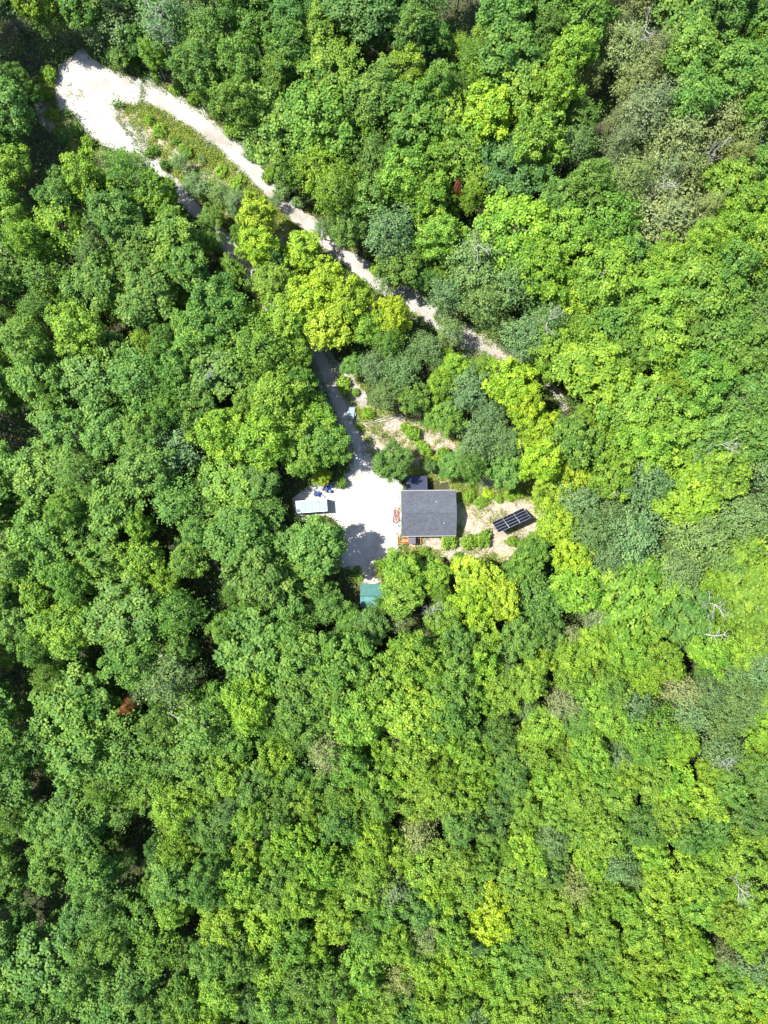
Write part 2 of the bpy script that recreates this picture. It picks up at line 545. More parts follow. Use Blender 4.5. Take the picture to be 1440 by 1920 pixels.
# ------------------------------------------------------------------ where the ground lies open in the photograph
def in_poly(x, y, P):
    c = False
    j = len(P) - 1
    for i in range(len(P)):
        xi, yi = P[i]; xj, yj = P[j]
        if (yi > y) != (yj > y) and x < (xj - xi) * (y - yi) / (yj - yi) + xi:
            c = not c
        j = i
    return c


def seg_d(x, y, P, closed=True):
    best = 1e9
    n = len(P)
    for i in range(n if closed else n - 1):
        ax, ay = P[i]; bx, by = P[(i + 1) % n]
        dx, dy = bx - ax, by - ay
        t = max(0, min(1, ((x - ax) * dx + (y - ay) * dy) / (dx * dx + dy * dy + 1e-9)))
        best = min(best, math.hypot(ax + dx * t - x, ay + dy * t - y))
    return best


GRAVELS = [TURN, YARD]


def on_gravel(x, y, grow=0.0):
    if any(in_poly(x, y, P) for P in GRAVELS): return True
    for cl, wd in ((UP_CL, 19), (LO_CL, 19)):
        if seg_d(x, y, cl, False) < wd + grow: return True
    return False


OPEN = [  # polygons of what stays uncovered by crowns
    [(75, 120), (150, 90), (225, 130), (300, 155), (385, 195), (450, 260), (500, 320), (515, 365), (470, 340), (430, 330), (400, 380), (340, 350), (300, 330), (262, 296), (225, 285), (165, 285), (95, 215)],
    [(540, 385), (610, 440), (700, 505), (690, 535), (630, 495), (545, 405)],
    [(765, 540), (808, 565), (800, 590), (770, 582)],
    [(860, 655), (945, 640), (965, 685), (880, 672)], [(1008, 700), (1060, 735), (1050, 760), (1012, 722)],
    [(345, 385), (362, 380), (452, 500), (442, 512), (400, 450)], [(478, 545), (488, 545), (505, 580), (497, 582)],
    [(598, 675), (650, 660), (650, 690), (680, 750), (670, 790), (760, 775), (830, 800), (850, 860), (790, 870), (740, 860), (700, 850), (690, 905), (745, 925), (752, 905), (765, 890), (805, 888), (815, 915), (900, 905), (945, 910), (925, 945), (1000, 945), (1008, 985), (960, 1030), (900, 1040), (880, 1055), (850, 1050), (835, 1030), (750, 1030), (745, 1045), (705, 1085), (718, 1095), (718, 1130), (676, 1130), (676, 1095), (670, 1075), (680, 1060), (660, 1040), (655, 990), (610, 968), (552, 972), (552, 932), (585, 905), (640, 905), (665, 870), (640, 790), (622, 735)],
]
HOLES = [(880, 25, 40), (690, 95, 32), (1155, 170, 34), (885, 390, 26), (240, 620, 30), (30, 790, 42), (165, 1235, 34), (390, 1120, 38), (300, 1010, 26), (80, 1690, 44), (60, 1485, 36),
         (255, 1570, 36), (240, 1660, 34), (360, 1620, 26), (20, 1270, 34), (60, 1330, 30), (400, 1250, 34), (1040, 310, 26), (1120, 250, 24), (20, 40, 40), (60, 130, 35), (90, 280, 44), (30, 350, 30),
         (1220, 50, 24), (1350, 300, 24), (360, 1760, 28), (330, 1840, 22), (700, 1230, 18), (950, 1230, 22), (545, 905, 26), (40, 1590, 30), (150, 1130, 22), (1230, 700, 10), (840, 105, 26), (1310, 1480, 14), (830, 1790, 26)]


def open_d(x, y):
    m = 1e9
    for P in OPEN:
        if in_poly(x, y, P):
            return -1.0
        m = min(m, seg_d(x, y, P))
    return m


GRID = """DDDBGDDGDGDLDGOOGG
DGGGGDGLGLLGLLOOGG
GGGGGGGLLGLLLLOOOG
DDGBBGGGDLLYLLOOOO
LLGBBBGLGLLLLGOOOL
LLGGGYYGGLLBLLGLLL
GGGGGGYYGGBBGYLGLG
GLBGGGYYYGBBBLLLGG
GGGGGGLLBBBLLLLLGG
GLGGGLLLBBGYLLLLGG
GGGLLLLLBGBGYLLGGG
GGGGGLGGGGBGYBBBLB
GGGLGGGGGLLYYBBBBG
GLGLGGGGGLLYGGLBGL
GLGGGGGLBLYLGLGBGL
GGGDGGLGGLGBLLLLBB
GGDBGGLGLLGLLLLBBB
DGGGGLGLGLLGLLGBBB
DGGGLGGLLLLGLLLBLG
GGGGLGLLGLGGLLBLLG
GGGDGLGLLGLLLLLBLB
DGDGLLGLGGLYLBLLLL
DGGGGLLGGLBLGLLLYB
GGGGLGGGLLGLLGLLLY""".split('\n')

# ------------------------------------------------------------------ trees that can be picked out round the clearing and the roads
MARK = [  # px, py, radius, class, height, label
    (478, 400, 40, 'Y', 12, 'yellow-green tree at the upper end of the strip between the gravel roads'),
    (482, 460, 44, 'Y', 13, 'bright yellow tree beside the lower driveway, between the gravel roads'),
    (565, 468, 38, 'Y', 10, 'yellow tree hugging the upper gravel road on its lower side'),
    (510, 525, 42, 'L', 12, 'light green tree edging the lower driveway below the bright yellow tree'),
    (580, 560, 44, 'Y', 13, 'yellow tree in the middle of the strip between the gravel roads'),
    (655, 555, 42, 'Y', 14, 'tall yellow tree below the upper road, left of the small bright road gap'),
    (736, 590, 38, 'Y', 13, 'yellow tree just left of the small bright gap in the upper road'),
    (535, 600, 44, 'L', 13, 'light green tree at the bend of the lower driveway'),
    (606, 606, 46, 'Y', 12, 'large yellow tree above the driveway bend'),
    (690, 610, 36, 'L', 12, 'light green tree between the two yellow trees above the feathery trees'),
    (546, 660, 42, 'L', 11, 'light green tree left of the shaded driveway bend'),
    (662, 683, 22, 'G', 7, 'small round dark-olive bush tree at the driveway bend'),
    (705, 685, 34, 'B', 10, 'feathery dark tree right of the round bush tree at the driveway bend'),
    (755, 690, 38, 'B', 11, 'feathery dark tree in the middle of the copse above the clearing'),
    (800, 650, 34, 'B', 11, 'feathery dark tree with pale trunk below the upper road gap'),
    (845, 620, 30, 'B', 9, 'feathery tree overhanging the upper road beyond the bright gap'),
    (720, 740, 36, 'B', 10, 'feathery tree on the upper edge of the dirt clearing'),
    (775, 745, 32, 'G', 10, 'mid-green tree above the dirt clearing'),
    (828, 720, 32, 'L', 10, 'light green tree in the copse above the clearing'),
    (880, 730, 40, 'B', 11, 'dark feathery tree left of the yellow trees by the rubble track'),
    (850, 690, 32, 'L', 9, 'light green tree just below the rubble track'),
    (905, 690, 30, 'L', 9, 'light green tree below the sunlit rubble of the track'),
    (955, 715, 42, 'Y', 12, 'broad yellow tree below the rubble track'),
    (985, 755, 36, 'Y', 12, 'yellow tree in the elbow of the rubble track'),
    (920, 775, 34, 'B', 10, 'feathery tree left of the lower yellow tree by the track'),
    (835, 780, 34, 'G', 9, 'mid-green tree at the right rim of the dirt clearing'),
    (895, 830, 40, 'B', 11, 'feathery tree above the brush pile'),
    (950, 830, 40, 'B', 11, 'grey-green feathery tree right of the brush pile'),
    (955, 880, 34, 'G', 10, 'mid-green tree above the solar array'),
    (1010, 810, 38, 'Y', 12, 'yellow-green tree above the feathery trees near the solar array'),
    (1075, 890, 40, 'Y', 12, 'yellow tree up and right of the solar array'),
    (1035, 925, 38, 'Y', 11, 'yellow tree directly right of the solar array, upper one'),
    (1050, 985, 44, 'Y', 12, 'large yellow tree right of the solar array'),
    (1075, 1045, 42, 'Y', 12, 'yellow tree below and right of the solar array'),
    (733, 866, 37, 'D', 9.5, 'lone mid-green tree beside the dark blue lean-to roof'),
    (850, 872, 30, 'G', 7, 'mid-green tree above the right end of the grey roof'),
    (806, 872, 14, 'D', 4, 'small dark tree just above the dark blue lean-to roof'),
    (576, 768, 44, 'L', 10, 'light green tree left of the driveway beside the small trailer'),
    (540, 805, 40, 'L', 11, 'light green tree two crowns left of the driveway'),
    (608, 830, 44, 'G', 10.5, 'mid-green tree overhanging the driveway above the yard'),
    (560, 855, 40, 'L', 11, 'light green tree above the blue tarps'),
    (602, 893, 17, 'Y', 5, 'small yellow-green tree above the blue tarps'),
    (598, 1024, 50, 'G', 16, 'large mid-green tree shading the lower left of the gravel yard'),
    (530, 1022, 40, 'G', 10, 'mid-green tree below the white-roofed container'),
    (496, 955, 40, 'G', 8, 'low mid-green tree left of the white-roofed container'),
    (490, 900, 40, 'G', 10, 'mid-green tree up and left of the white-roofed container'),
    (566, 1084, 42, 'G', 10, 'mid-green tree below the large tree at the yard'),
    (608, 1138, 38, 'G', 8.5, 'mid-green tree left of the teal-roofed shed'),
    (760, 1075, 44, 'L', 11, 'light green tree below the tractor'),
    (815, 1080, 32, 'L', 9, 'light green tree below the grey-roofed cabin'),
    (753, 1122, 40, 'L', 11, 'light green tree overhanging the right of the teal roof'),
    (895, 1085, 40, 'Y', 11, 'yellow tree below the dirt yard, left of the dark tree'),
    (976, 1080, 38, 'G', 9, 'dark green tree below the solar array'),
    (890, 1130, 40, 'Y', 12, 'yellow tree two crowns below the dirt yard'),
    (945, 1130, 36, 'Y', 12, 'yellow tree below the dark tree under the solar array'),
    (697, 1174, 38, 'D', 11, 'round dark blue-green tree directly below the teal roof'),
    (755, 1165, 28, 'O', 10, 'round olive tree right of the dark tree under the teal roof'),
    (835, 1160, 36, 'L', 11, 'light green tree right of the round olive tree'),
    (890, 490, 60, 'B', 15, 'very large grey-green tree with bare grey branches right of the upper road'),
    (960, 530, 50, 'B', 14, 'dark grey-green tree beside the very large branchy tree'),
    (790, 515, 28, 'D', 10, 'small dark tree right of the upper road before the bright gap'),
    (820, 440, 44, 'L', 15, 'light green tree right of the upper road'),
    (335, 300, 18, 'B', 4.5, 'small shrubby tree inside the loop, nearest the turnaround'),
    (365, 345, 30, 'B', 6.5, 'feathery small tree in the middle of the loop'),
    (410, 360, 28, 'B', 6.5, 'feathery small tree right of middle of the loop'),
    (395, 405, 26, 'G', 6, 'mid-green small tree at the loop by the lower driveway'),
    (240, 1325, 15, 'R', 12, 'small browned tree among the dark trees on the left'),
    (205, 1322, 12, 'R', 11, 'smaller browned tree left of the other browned tree'),
    (857, 352, 9, 'R', 12.5, 'tiny orange-red leafy top in the upper forest'),
    (305, 25, 55, 'B', 17, 'tall pale-branched tree above the turnaround at the top edge'),
    (1105, 775, 30, 'L', 11, 'light green tree at the end of the rubble track'),
    (1035, 600, 40, 'B', 13, 'grey-green tree with pale bare branches right of the rubble track'),
    (1040, 650, 44, 'L', 13, 'light green tree above the bend of the rubble track'),
    (728, 528, 22, 'B', 6, 'small grey-green tree hiding the upper road left of the bright gap'),
    (518, 375, 15, 'B', 4, 'small grey-green bushy tree half hiding the upper road near the loop'),
    (605, 428, 20, 'B', 7, 'small feathery tree on the upper side of the upper road'),
    (828, 590, 20, 'B', 6, 'small feathery tree hiding the upper road right of the bright gap'),
    (988, 694, 19, 'L', 6, 'small light green tree over the rubble track'),
    (392, 452, 24, 'G', 9, 'small mid-green tree leaning over the lower driveway opposite the yellow trees'),
    (434, 508, 24, 'L', 9, 'small light green tree at the left side of the lower driveway'),
    (150, 330, 46, 'L', 15, 'light green tree below the turnaround, left one'),
    (236, 320, 44, 'G', 14, 'mid-green tree below the turnaround, right one'),
    (290, 362, 42, 'L', 12, 'light green tree left of the lower driveway below the turnaround'),
]
for px, py, r, c, h, lab in MARK:
    put_tree(px, py, r, c, h, lab)

frng = random.Random(21)
placed = [(m[0], m[1], m[2]) for m in MARK]
cells = {}


def cell_add(x, y, r):
    cells.setdefault((int(x // 80), int(y // 80)), []).append((x, y, r))


for q in placed:
    cell_add(*q)


def clear_of(x, y, r, k):
    cx, cy = int(x // 80), int(y // 80)
    for i in (-2, -1, 0, 1, 2):
        for j in (-2, -1, 0, 1, 2):
            for (a, b, c) in cells.get((cx + i, cy + j), ()):
                if (a - x) ** 2 + (b - y) ** 2 < ((r + c) * k) ** 2:
                    return False
    return True


def class_at(x, y):
    gx = min(17, max(0, int((x + frng.gauss(0, 26)) // 80)))
    gy = min(23, max(0, int((y + frng.gauss(0, 26)) // 80)))
    c = GRID[gy][gx]
    small = (x > 850 and y > 1150) or (y > 1350 and x > 420)
    if frng.random() < (0.42 if small else 0.15) and c != 'O':
        c = frng.choice('GLLLLGDBLO' if small else 'GLGDB')
    return c


SUNLIT = [[(105, 150), (150, 140), (300, 160), (440, 260), (520, 360), (480, 350), (330, 225), (225, 200), (268, 295), (190, 275), (140, 215)],
          [(640, 905), (745, 905), (860, 915), (860, 1005), (1000, 945), (1005, 985), (950, 1030), (770, 1025), (740, 1045), (700, 1000), (615, 965), (555, 963), (555, 938)],
          [(690, 790), (760, 790), (850, 850), (790, 870), (700, 830)]]
fill = []


def fit_height(x, y, r, h):
    for f in (1.0, 0.85, 0.7, 0.58):
        hh = h * f
        w = at(x, y, hh * 0.82)
        bx, by = 720 + w.x * PXM, 960 - w.y * PXM
        if on_gravel(bx, by, 4): continue
        ok = True
        for q in (0.65, 0.95):
            sh_ = hh * q * math.tan(math.pi / 2 - SUN_ELEV) * PXM
            sx, sy = bx + sh_ * math.cos(SHADOW_AZ), by - sh_ * math.sin(SHADOW_AZ)
            for P in SUNLIT:
                if in_poly(sx, sy, P) or seg_d(sx, sy, P) < r * (1.0 if q < 0.9 else 0.6):
                    ok = False
        if ok: return hh
    return None


for lo, hi, tries in ((58, 72, 160), (44, 56, 2600), (34, 44, 6000), (25, 34, 9000)):
    for _ in range(tries):
        x = frng.uniform(-125, 1475); y = frng.uniform(-75, 1955)
        r = frng.uniform(lo, hi)
        small = (x > 850 and y > 1150) or (y > 1350 and x > 420)
        if small and r > 40: continue
        if not small and r < 29 and frng.random() < 0.5: continue
        if not clear_of(x, y, r, (0.64 if lo > 30 else 0.7) * (0.92 if small else 1)): continue
        if open_d(x, y) < r * 0.96: continue
        if any((x - a) ** 2 + (y - b) ** 2 < (c * (0.92 if c >= 34 else 0.6) + r * 0.72) ** 2 for a, b, c in HOLES): continue
        h = (frng.uniform(12.6, 17.6) if x < 480 or y < 500 else frng.uniform(13.8, 16.6)) * (0.8 + 0.2 * min(1, (r - 25) / 20))
        if x > 900 and y > 1000: h *= 0.86
        if 400 < x < 660 and 860 < y < 1000: h = min(h, 9.5)
        if y < 330 and x < 330: h *= 1.15
        h = fit_height(x, y, r, h)
        if h is None: continue
        cell_add(x, y, r)
        fill.append((x, y, r, h))
for x, y, r, h in fill:
    c = class_at(x, y)
    if x < -r - 20 or y < -r - 20 or x > 1440 + r or y > 1920 + r:
        put_tree(x, y, r, c, h, 'forest tree standing just outside the picture edge', 'trees just outside the picture', rg=frng)
    elif x < 0 or x > 1440 or y < 0 or y > 1920:
        put_tree(x, y, r, c, h, 'edge', 'trees cut by the picture edge', rg=frng)
    else:
        put_tree(x, y, r, c, h, rg=frng)

# younger, lower trees standing in the gaps of the canopy
young = 0
for _ in range(16000):
    if young >= 200: break
    x = frng.uniform(-10, 1450); y = frng.uniform(-10, 1930)
    r = frng.uniform(19, 30)
    if not clear_of(x, y, r, 0.56): continue
    if open_d(x, y) < r * 0.9: continue
    h = fit_height(x, y, r, frng.uniform(7.5, 11.5))
    if h is None: continue
    if any((x - a) ** 2 + (y - b) ** 2 < (c * 0.95) ** 2 for a, b, c in HOLES): continue
    cell_add(x, y, r)
    c = class_at(x, y)
    put_tree(x, y, r, c, h, 'young', rg=frng, name='young_tree')
    young += 1

# labels for the trees of the closed canopy: zone, colour and order from the top
ZONE = [['around the gravel turnaround', 'along the top edge above the upper road', 'in the forest at top right of centre', 'in the top right corner'],
        ['on the left edge below the turnaround', 'beside the two gravel roads', 'up and right of the upper road', 'on the right edge near the top'],
        ['far left of the cabin', 'just left of driveway and yard', 'near cabin and solar array', 'far right of the solar array'],
        ['on the left edge below container level', 'left of and below the teal shed', 'below the cabin and solar array', 'far right, below solar array level'],
        ['on the left edge, lower half', 'in the lower forest left of centre', 'in the lower forest right of centre', 'on the right edge, lower half'],
        ['in the bottom left corner', 'along the bottom edge left of centre', 'along the bottom edge right of centre', 'in the bottom right corner']]
_o = 'second third fourth fifth sixth seventh eighth ninth tenth eleventh twelfth thirteenth fourteenth fifteenth sixteenth seventeenth eighteenth nineteenth twentieth'.split()
_o += ['twenty-' + q for q in 'first second third fourth fifth sixth seventh eighth ninth'.split()] + ['thirtieth'] + ['thirty-' + q for q in 'first second third fourth fifth sixth seventh eighth ninth'.split()]
ORD = ['topmost'] + [q + ' from top' for q in _o]
zg = {}
eg = {}
yg = {}
for px, py, c, root, lab in trees:
    if lab is None:
        zg.setdefault((min(5, max(0, int(py // 320))), min(3, max(0, int(px // 360))), c), []).append((py, root))
    elif lab == 'young':
        yg.setdefault((min(5, max(0, int(py // 320))), min(3, max(0, int(px // 360))), c), []).append((py, root))
    elif lab == 'edge':
        side = 'left' if px < 0 else 'right' if px > 1440 else 'top' if py < 0 else 'bottom'
        eg.setdefault((side, c), []).append((py if side in ('left', 'right') else px, root))
    elif 'group' not in root:
        root['group'] = 'trees round the clearing and the roads'
for (zr, zc_, c), L in zg.items():
    L.sort(key=lambda q: q[0])
    for k, (py, root) in enumerate(L):
        if len(L) == 1:
            root['label'] = 'the only %s %s' % (LOOK[c].replace('trees', 'tree'), ZONE[zr][zc_])
        else:
            root['label'] = '%s of the %s %s' % (ORD[min(k, len(ORD) - 1)], LOOK[c], ZONE[zr][zc_])
        root['group'] = 'forest canopy trees'
for (zr, zc_, c), L in yg.items():
    L.sort(key=lambda q: q[0])
    for k, (py, root) in enumerate(L):
        nm = 'low young ' + LOOK[c].replace('bright ', '').replace('feathery ', '') + ' '
        root['label'] = (('%s of ' % ORD[k]) if len(L) > 1 else 'the only one of ') + nm + ZONE[zr][zc_].replace('in the forest ', '').replace('in the lower forest', 'lower forest').replace('along the ', '').replace(' the upper', ' upper').replace('on the left edge below', 'left edge below')
        root['group'] = 'low trees in the gaps of the canopy'
for (side, c), L in eg.items():
    L.sort(key=lambda q: q[0])
    for k, (v, root) in enumerate(L):
        o_ = ORD[min(k, len(ORD) - 1)]
        if side in ('top', 'bottom'):
            o_ = o_.replace('topmost', 'leftmost').replace('from top', 'from left')
        root['label'] = '%s of the %s cut by the %s edge of the picture' % (o_, LOOK[c], side)
print('TREES', len(trees), {k: sum(1 for t in trees if NAME[t[2]] == k) for k in set(NAME.values())})

# ------------------------------------------------------------------ shrubs standing in the open
SH = [(300, 245, 'L'), (330, 265, 'G'), (280, 225, 'L'), (350, 285, 'L'), (415, 320, 'L'), (445, 345, 'L'), (470, 365, 'L'), (285, 285, 'G'), (310, 312, 'D'), (380, 300, 'B'), (440, 385, 'G'),
      (330, 165, 'L'), (290, 142, 'L'), (255, 118, 'G'), (365, 188, 'L'), (405, 212, 'G'), (440, 245, 'L'), (475, 295, 'G'), (95, 140, 'L'), (88, 180, 'L'), (100, 215, 'L'), (140, 245, 'G'), (165, 270, 'L'), (120, 260, 'D'),
      (505, 330, 'L'), (530, 362, 'B'), (560, 382, 'B'), (625, 440, 'L'), (705, 505, 'L'), (735, 525, 'B'),
      (645, 722, 'L'), (668, 735, 'L'), (690, 775, 'L'), (675, 800, 'L'), (760, 800, 'L'), (775, 812, 'L'), (800, 850, 'L'), (812, 870, 'Y'), (830, 850, 'L'), (790, 835, 'L'),
      (880, 930, 'L'), (900, 940, 'L'), (915, 925, 'Y'), (935, 935, 'L'), (955, 930, 'L'), (975, 925, 'L'), (878, 1015, 'L'), (905, 1010, 'L'), (960, 1015, 'L'),
      (840, 1010, 'L'), (795, 1035, 'L'), (720, 1060, 'L'), (672, 1082, 'L'), (668, 1068, 'G'), (860, 1050, 'G'), (640, 905, 'G'), (880, 895, 'G'), (1010, 935, 'Y'), (1010, 1000, 'Y')]
srng = random.Random(5)
sg = {}
for k, (px, py, c) in enumerate(SH):
    if py < 420 and px < 520 and (py > 195 and px > 230) and py > px * 0.6:
        zone = 'inside the gravel road loop'
    elif py < 620:
        zone = 'along the upper gravel road'
    elif px < 700 and py < 830:
        zone = 'near the small trailer'
    elif py < 900:
        zone = 'in the dirt clearing'
    elif px > 850:
        zone = 'near the solar array'
    else:
        zone = 'below the tractor and yard'
    w = at(px, py, 0.6)
    p = srng.choice(SHRUBS)
    look = 'low %s shrubs %s' % ({'L': 'light green', 'G': 'mid-green', 'Y': 'yellow-green', 'B': 'grey-green', 'D': 'dark green'}[c], zone)
    root = thing('shrub', (w.x, w.y, 0), srng.uniform(0, 6.28), look, 'shrub', 'shrubs ' + zone)
    sg.setdefault(look, []).append((py, root))
    s = srng.uniform(0.5, 1.1)
    root.scale = (s * srng.uniform(0.7, 1.5), s * srng.uniform(0.6, 1.2), s * srng.uniform(0.6, 1.1))
    link('trunk', p['trunk'], None, root).name = 'stem'
    cr = link('crown', p['crown'], None, root)
    b = LEAF_COL[c]; v = srng.uniform(0.9, 1.2)
    cr.color = (b[0] * v, b[1] * v, b[2] * v, 1)

for look, L in sg.items():
    L.sort(key=lambda q: q[0])
    for k, (v, root) in enumerate(L):
        root['label'] = (ORD[min(k, len(ORD) - 1)] + ' of the ' + look) if len(L) > 1 else look.replace('shrubs', 'shrub')

# ------------------------------------------------------------------ low growth that nobody could count
R0 = np.random.default_rng(11)


def cover(name, pts, col, label, cat, per=9, rad=0.3, h=0.5, leaf=0.2, mat=None):
    pts = np.asarray(pts)
    n0 = len(pts)
    hh = h * R0.uniform(0.4, 1.5, n0)
    i = np.repeat(np.arange(n0), per)
    n = len(i)
    P = np.empty((n, 3))
    P[:, :2] = pts[i] + R0.normal(0, rad, (n, 2))
    P[:, 2] = 0.04 + hh[i] * R0.uniform(0.1, 1.0, n)
    N = unit(np.array([0, 0, 0.8]) + R0.normal(0, 0.5, (n, 3)))
    L = leaf * R0.uniform(0.6, 1.4, n)
    V, F = kite(P, N, L, L * R0.uniform(0.35, 0.8, n), R0)
    t = np.clip(R0.normal(0.5, 0.2, n0)[i] + R0.normal(0, 0.12, n), 0, 1)
    o = link(name, np_mesh(name, V, F, t), M_LEAF)
    o.color = (*col, 1)
    return tag(o, label, cat, kind='stuff')


def vnoise(x, y):
    return (math.sin(x * 0.061 + 1.3) * math.cos(y * 0.053 + 0.4) + math.sin(x * 0.023 - y * 0.031 + 2.0) + 0.6 * math.sin(x * 0.13 + y * 0.11)) / 2.6


pts_y = []; pts_g = []
for mp in MEADOWS:
    xs = [p[0] for p in mp]; ys = [p[1] for p in mp]
    area = (max(xs) - min(xs)) * (max(ys) - min(ys))
    for _ in range(int(area * 0.22)):
        x = srng.uniform(min(xs) - 5, max(xs) + 5); y = srng.uniform(min(ys) - 5, max(ys) + 5)
        if not in_poly(x, y, mp) or on_gravel(x, y): continue
        soil = in_poly(x, y, SOIL_E) or in_poly(x, y, SOIL_N) or in_poly(x, y, SOIL_W)
        v = vnoise(x * 2.2, y * 2.2)
        if soil and (v < 0.05 or srng.random() < 0.5): continue
        if v < (-0.1 if x < 600 else -0.3) and srng.random() < 0.82: continue
        if x > 845 and 935 < y < 1045 and x < 1030 and (v < 0.1 or srng.random() < 0.4): continue
        if 752 < x < 858 and 918 < y < 1006: continue
        w = at(x, y)
        (pts_y if srng.random() < 0.65 else pts_g).append((w.x, w.y))
for cl, wd in ((UP_CL, 22), (LO_CL, 19), (UP2_CL, 14)):
    for p in resample([Vector((x, y, 0)) for x, y in cl], 1.2, False):
        for s_ in (-1, 1):
            for _ in range(2):
                a = srng.uniform(0, 6.28); d = wd + abs(srng.gauss(0, 9)) - 6
                x, y = p.x + math.cos(a) * d, p.y + math.sin(a) * d
                if seg_d(x, y, cl, False) < wd - 6 or any(in_poly(x, y, P) for P in GRAVELS): continue
                w = at(x, y)
                (pts_y if srng.random() < 0.5 else pts_g).append((w.x, w.y))
for P in (TURN, YARD):
    for p in resample([Vector((x, y, 0)) for x, y in P], 1.6):
        for _ in range(2):
            x, y = p.x + srng.gauss(0, 5), p.y + srng.gauss(0, 5)
            if in_poly(x, y, P) and srng.random() < 0.8: continue
            if in_poly(x, y, LO_CL): continue
            w = at(x, y)
            pts_g.append((w.x, w.y))
# a few weeds coming up through the turnaround
for _ in range(70):
    x, y = srng.uniform(105, 200), srng.uniform(150, 260)
    if in_poly(x, y, TURN) and vnoise(x * 3, y * 3) > 0.15:
        w = at(x, y); pts_g.append((w.x, w.y))
cover('ground_cover', pts_y, (0.17, 0.22, 0.025), 'yellow-green weeds and grass in the clearings and road edges', 'weeds')
cover('ground_cover', pts_g, (0.075, 0.13, 0.018), 'green weeds and grass in the clearings and along the road edges', 'weeds')
und = []
while len(und) < 42000:
    x, y = srng.uniform(-100, 1500), srng.uniform(-60, 1980)
    if vnoise(x * 1.5, y * 1.5) < -0.35 and srng.random() < 0.3: continue
    if 740 < x < 868 and 880 < y < 1015 or 668 < x < 728 and 1085 < y < 1148: continue      # the buildings
    if on_gravel(x, y, 4) or in_poly(x, y, SOIL_E) or in_poly(x, y, SOIL_N) or any(in_poly(x, y, P) for P in MEADOWS): continue
    w = at(x, y)
    und.append((w.x, w.y))
cover('undergrowth', und, (0.055, 0.12, 0.02), 'dark green undergrowth on the forest floor between the trees', 'undergrowth', per=11, rad=0.45, h=2.6, leaf=0.33)

# ================================================================== the cabin
M_SHINGLE, nt, b_ = new_mat('asphalt_shingle')
tc = nt.nodes.new('ShaderNodeTexCoord')
bt = nt.nodes.new('ShaderNodeTexBrick')
bt.inputs['Color1'].default_value = (0.03, 0.036, 0.047, 1)
bt.inputs['Color2'].default_value = (0.05, 0.058, 0.073, 1)
bt.inputs['Mortar'].default_value = (0.018, 0.02, 0.024, 1)
bt.inputs['Scale'].default_value = 1.0
bt.inputs['Mortar Size'].default_value = 0.012
bt.inputs['Brick Width'].default_value = 0.33
bt.inputs['Row Height'].default_value = 0.146
nt.links.new(tc.outputs['Object'], bt.inputs['Vector'])
n_ = noise(nt, 1.2, 8, 0.75)
r_ = ramp(nt, [(0.3, (0.72, 0.72, 0.74)), (0.7, (1.2, 1.2, 1.18))])
mx_ = nt.nodes.new('ShaderNodeMixRGB'); mx_.blend_type = 'MULTIPLY'; mx_.inputs[0].default_value = 1.0
nt.links.new(n_.outputs['Fac'], r_.inputs[0]); nt.links.new(bt.outputs['Color'], mx_.inputs[1]); nt.links.new(r_.outputs[0], mx_.inputs[2])
nt.links.new(mx_.outputs[0], b_.inputs['Base Color'])
b_.inputs['Roughness'].default_value = 0.9
M_SIDING = noisy('wood_siding', [(0.3, (0.2, 0.14, 0.09)), (0.7, (0.32, 0.24, 0.16))], 4.0, roughness=0.8)
M_TRIM = plain('dark_trim', (0.05, 0.05, 0.052), 0.5)
M_ALU = plain('aluminium', (0.62, 0.63, 0.64), 0.35, 0.9, 0.06)
M_GLASS = plain('window_glass', (0.03, 0.04, 0.05), 0.08, 0.0, 0.05, spec=0.8)
M_NAVY = noisy('dark_blue_roof_metal', [(0.35, (0.007, 0.009, 0.024)), (0.62, (0.013, 0.017, 0.042)), (0.8, (0.1, 0.11, 0.14))], 3.2, 8, 0.7, roughness=0.6, spec=0.25)
M_PIPE = plain('vent_pipe', (0.5, 0.5, 0.5), 0.5)

CW, CD, EZ, RZ = 10.05, 8.3, 2.7, 4.45          # roof plan, eave and ridge heights
cab = thing('cabin', (8.2, -0.22, 0), RAD(0.6), 'grey shingle gable-roofed cabin on the right of the gravel yard', 'cabin')
wl, wd_ = CW / 2 - 0.45, CD / 2 - 0.4
slope = (RZ - EZ) / (CD / 2)
zw = EZ - 0.12
m = MB()
for (cx, cy, dx, dy) in ((0, wd_, 2 * wl, 0.16), (0, -wd_, 2 * wl, 0.16)):
    m.box((cx, cy, zw / 2), (dx, dy, zw))
for sx in (-1, 1):
    m.prism([(-wd_ + 0.08, 0), (wd_ - 0.08, 0), (wd_ - 0.08, zw), (0, RZ - 0.22), (-wd_ + 0.08, zw)], 'X', sx * wl - 0.08, sx * wl + 0.08)
wall = m.build('wall', M_SIDING, cab)
m = MB(); m.box((0, 0, 0.1), (2 * wl + 0.2, 2 * wd_ + 0.2, 0.2)); m.build('foundation', plain('concrete', (0.33, 0.32, 0.31), 0.9), cab)
nc = 28
for sy in (1, -1):
    m = MB()
    for k in range(nc):
        y0 = CD / 2 - k * CD / 2 / nc; y1 = CD / 2 - (k + 1) * CD / 2 / nc - 0.05
        y1 = max(y1, 0.0)
        z0 = EZ + (CD / 2 - y0) * slope; z1 = EZ + (CD / 2 - y1) * slope
        off = 0.022
        ol = [(sy * y0, z0 - 0.02), (sy * y0, z0 + off), (sy * y1, z1 + 0.004), (sy * y1, z1 - 0.02)]
        wob = 0.012 * math.sin(k * 2.1)
        m.prism(ol, 'X', -CW / 2 + wob, CW / 2 + wob)
    rf = m.build('roof_slope', M_SHINGLE, cab)
m = MB()
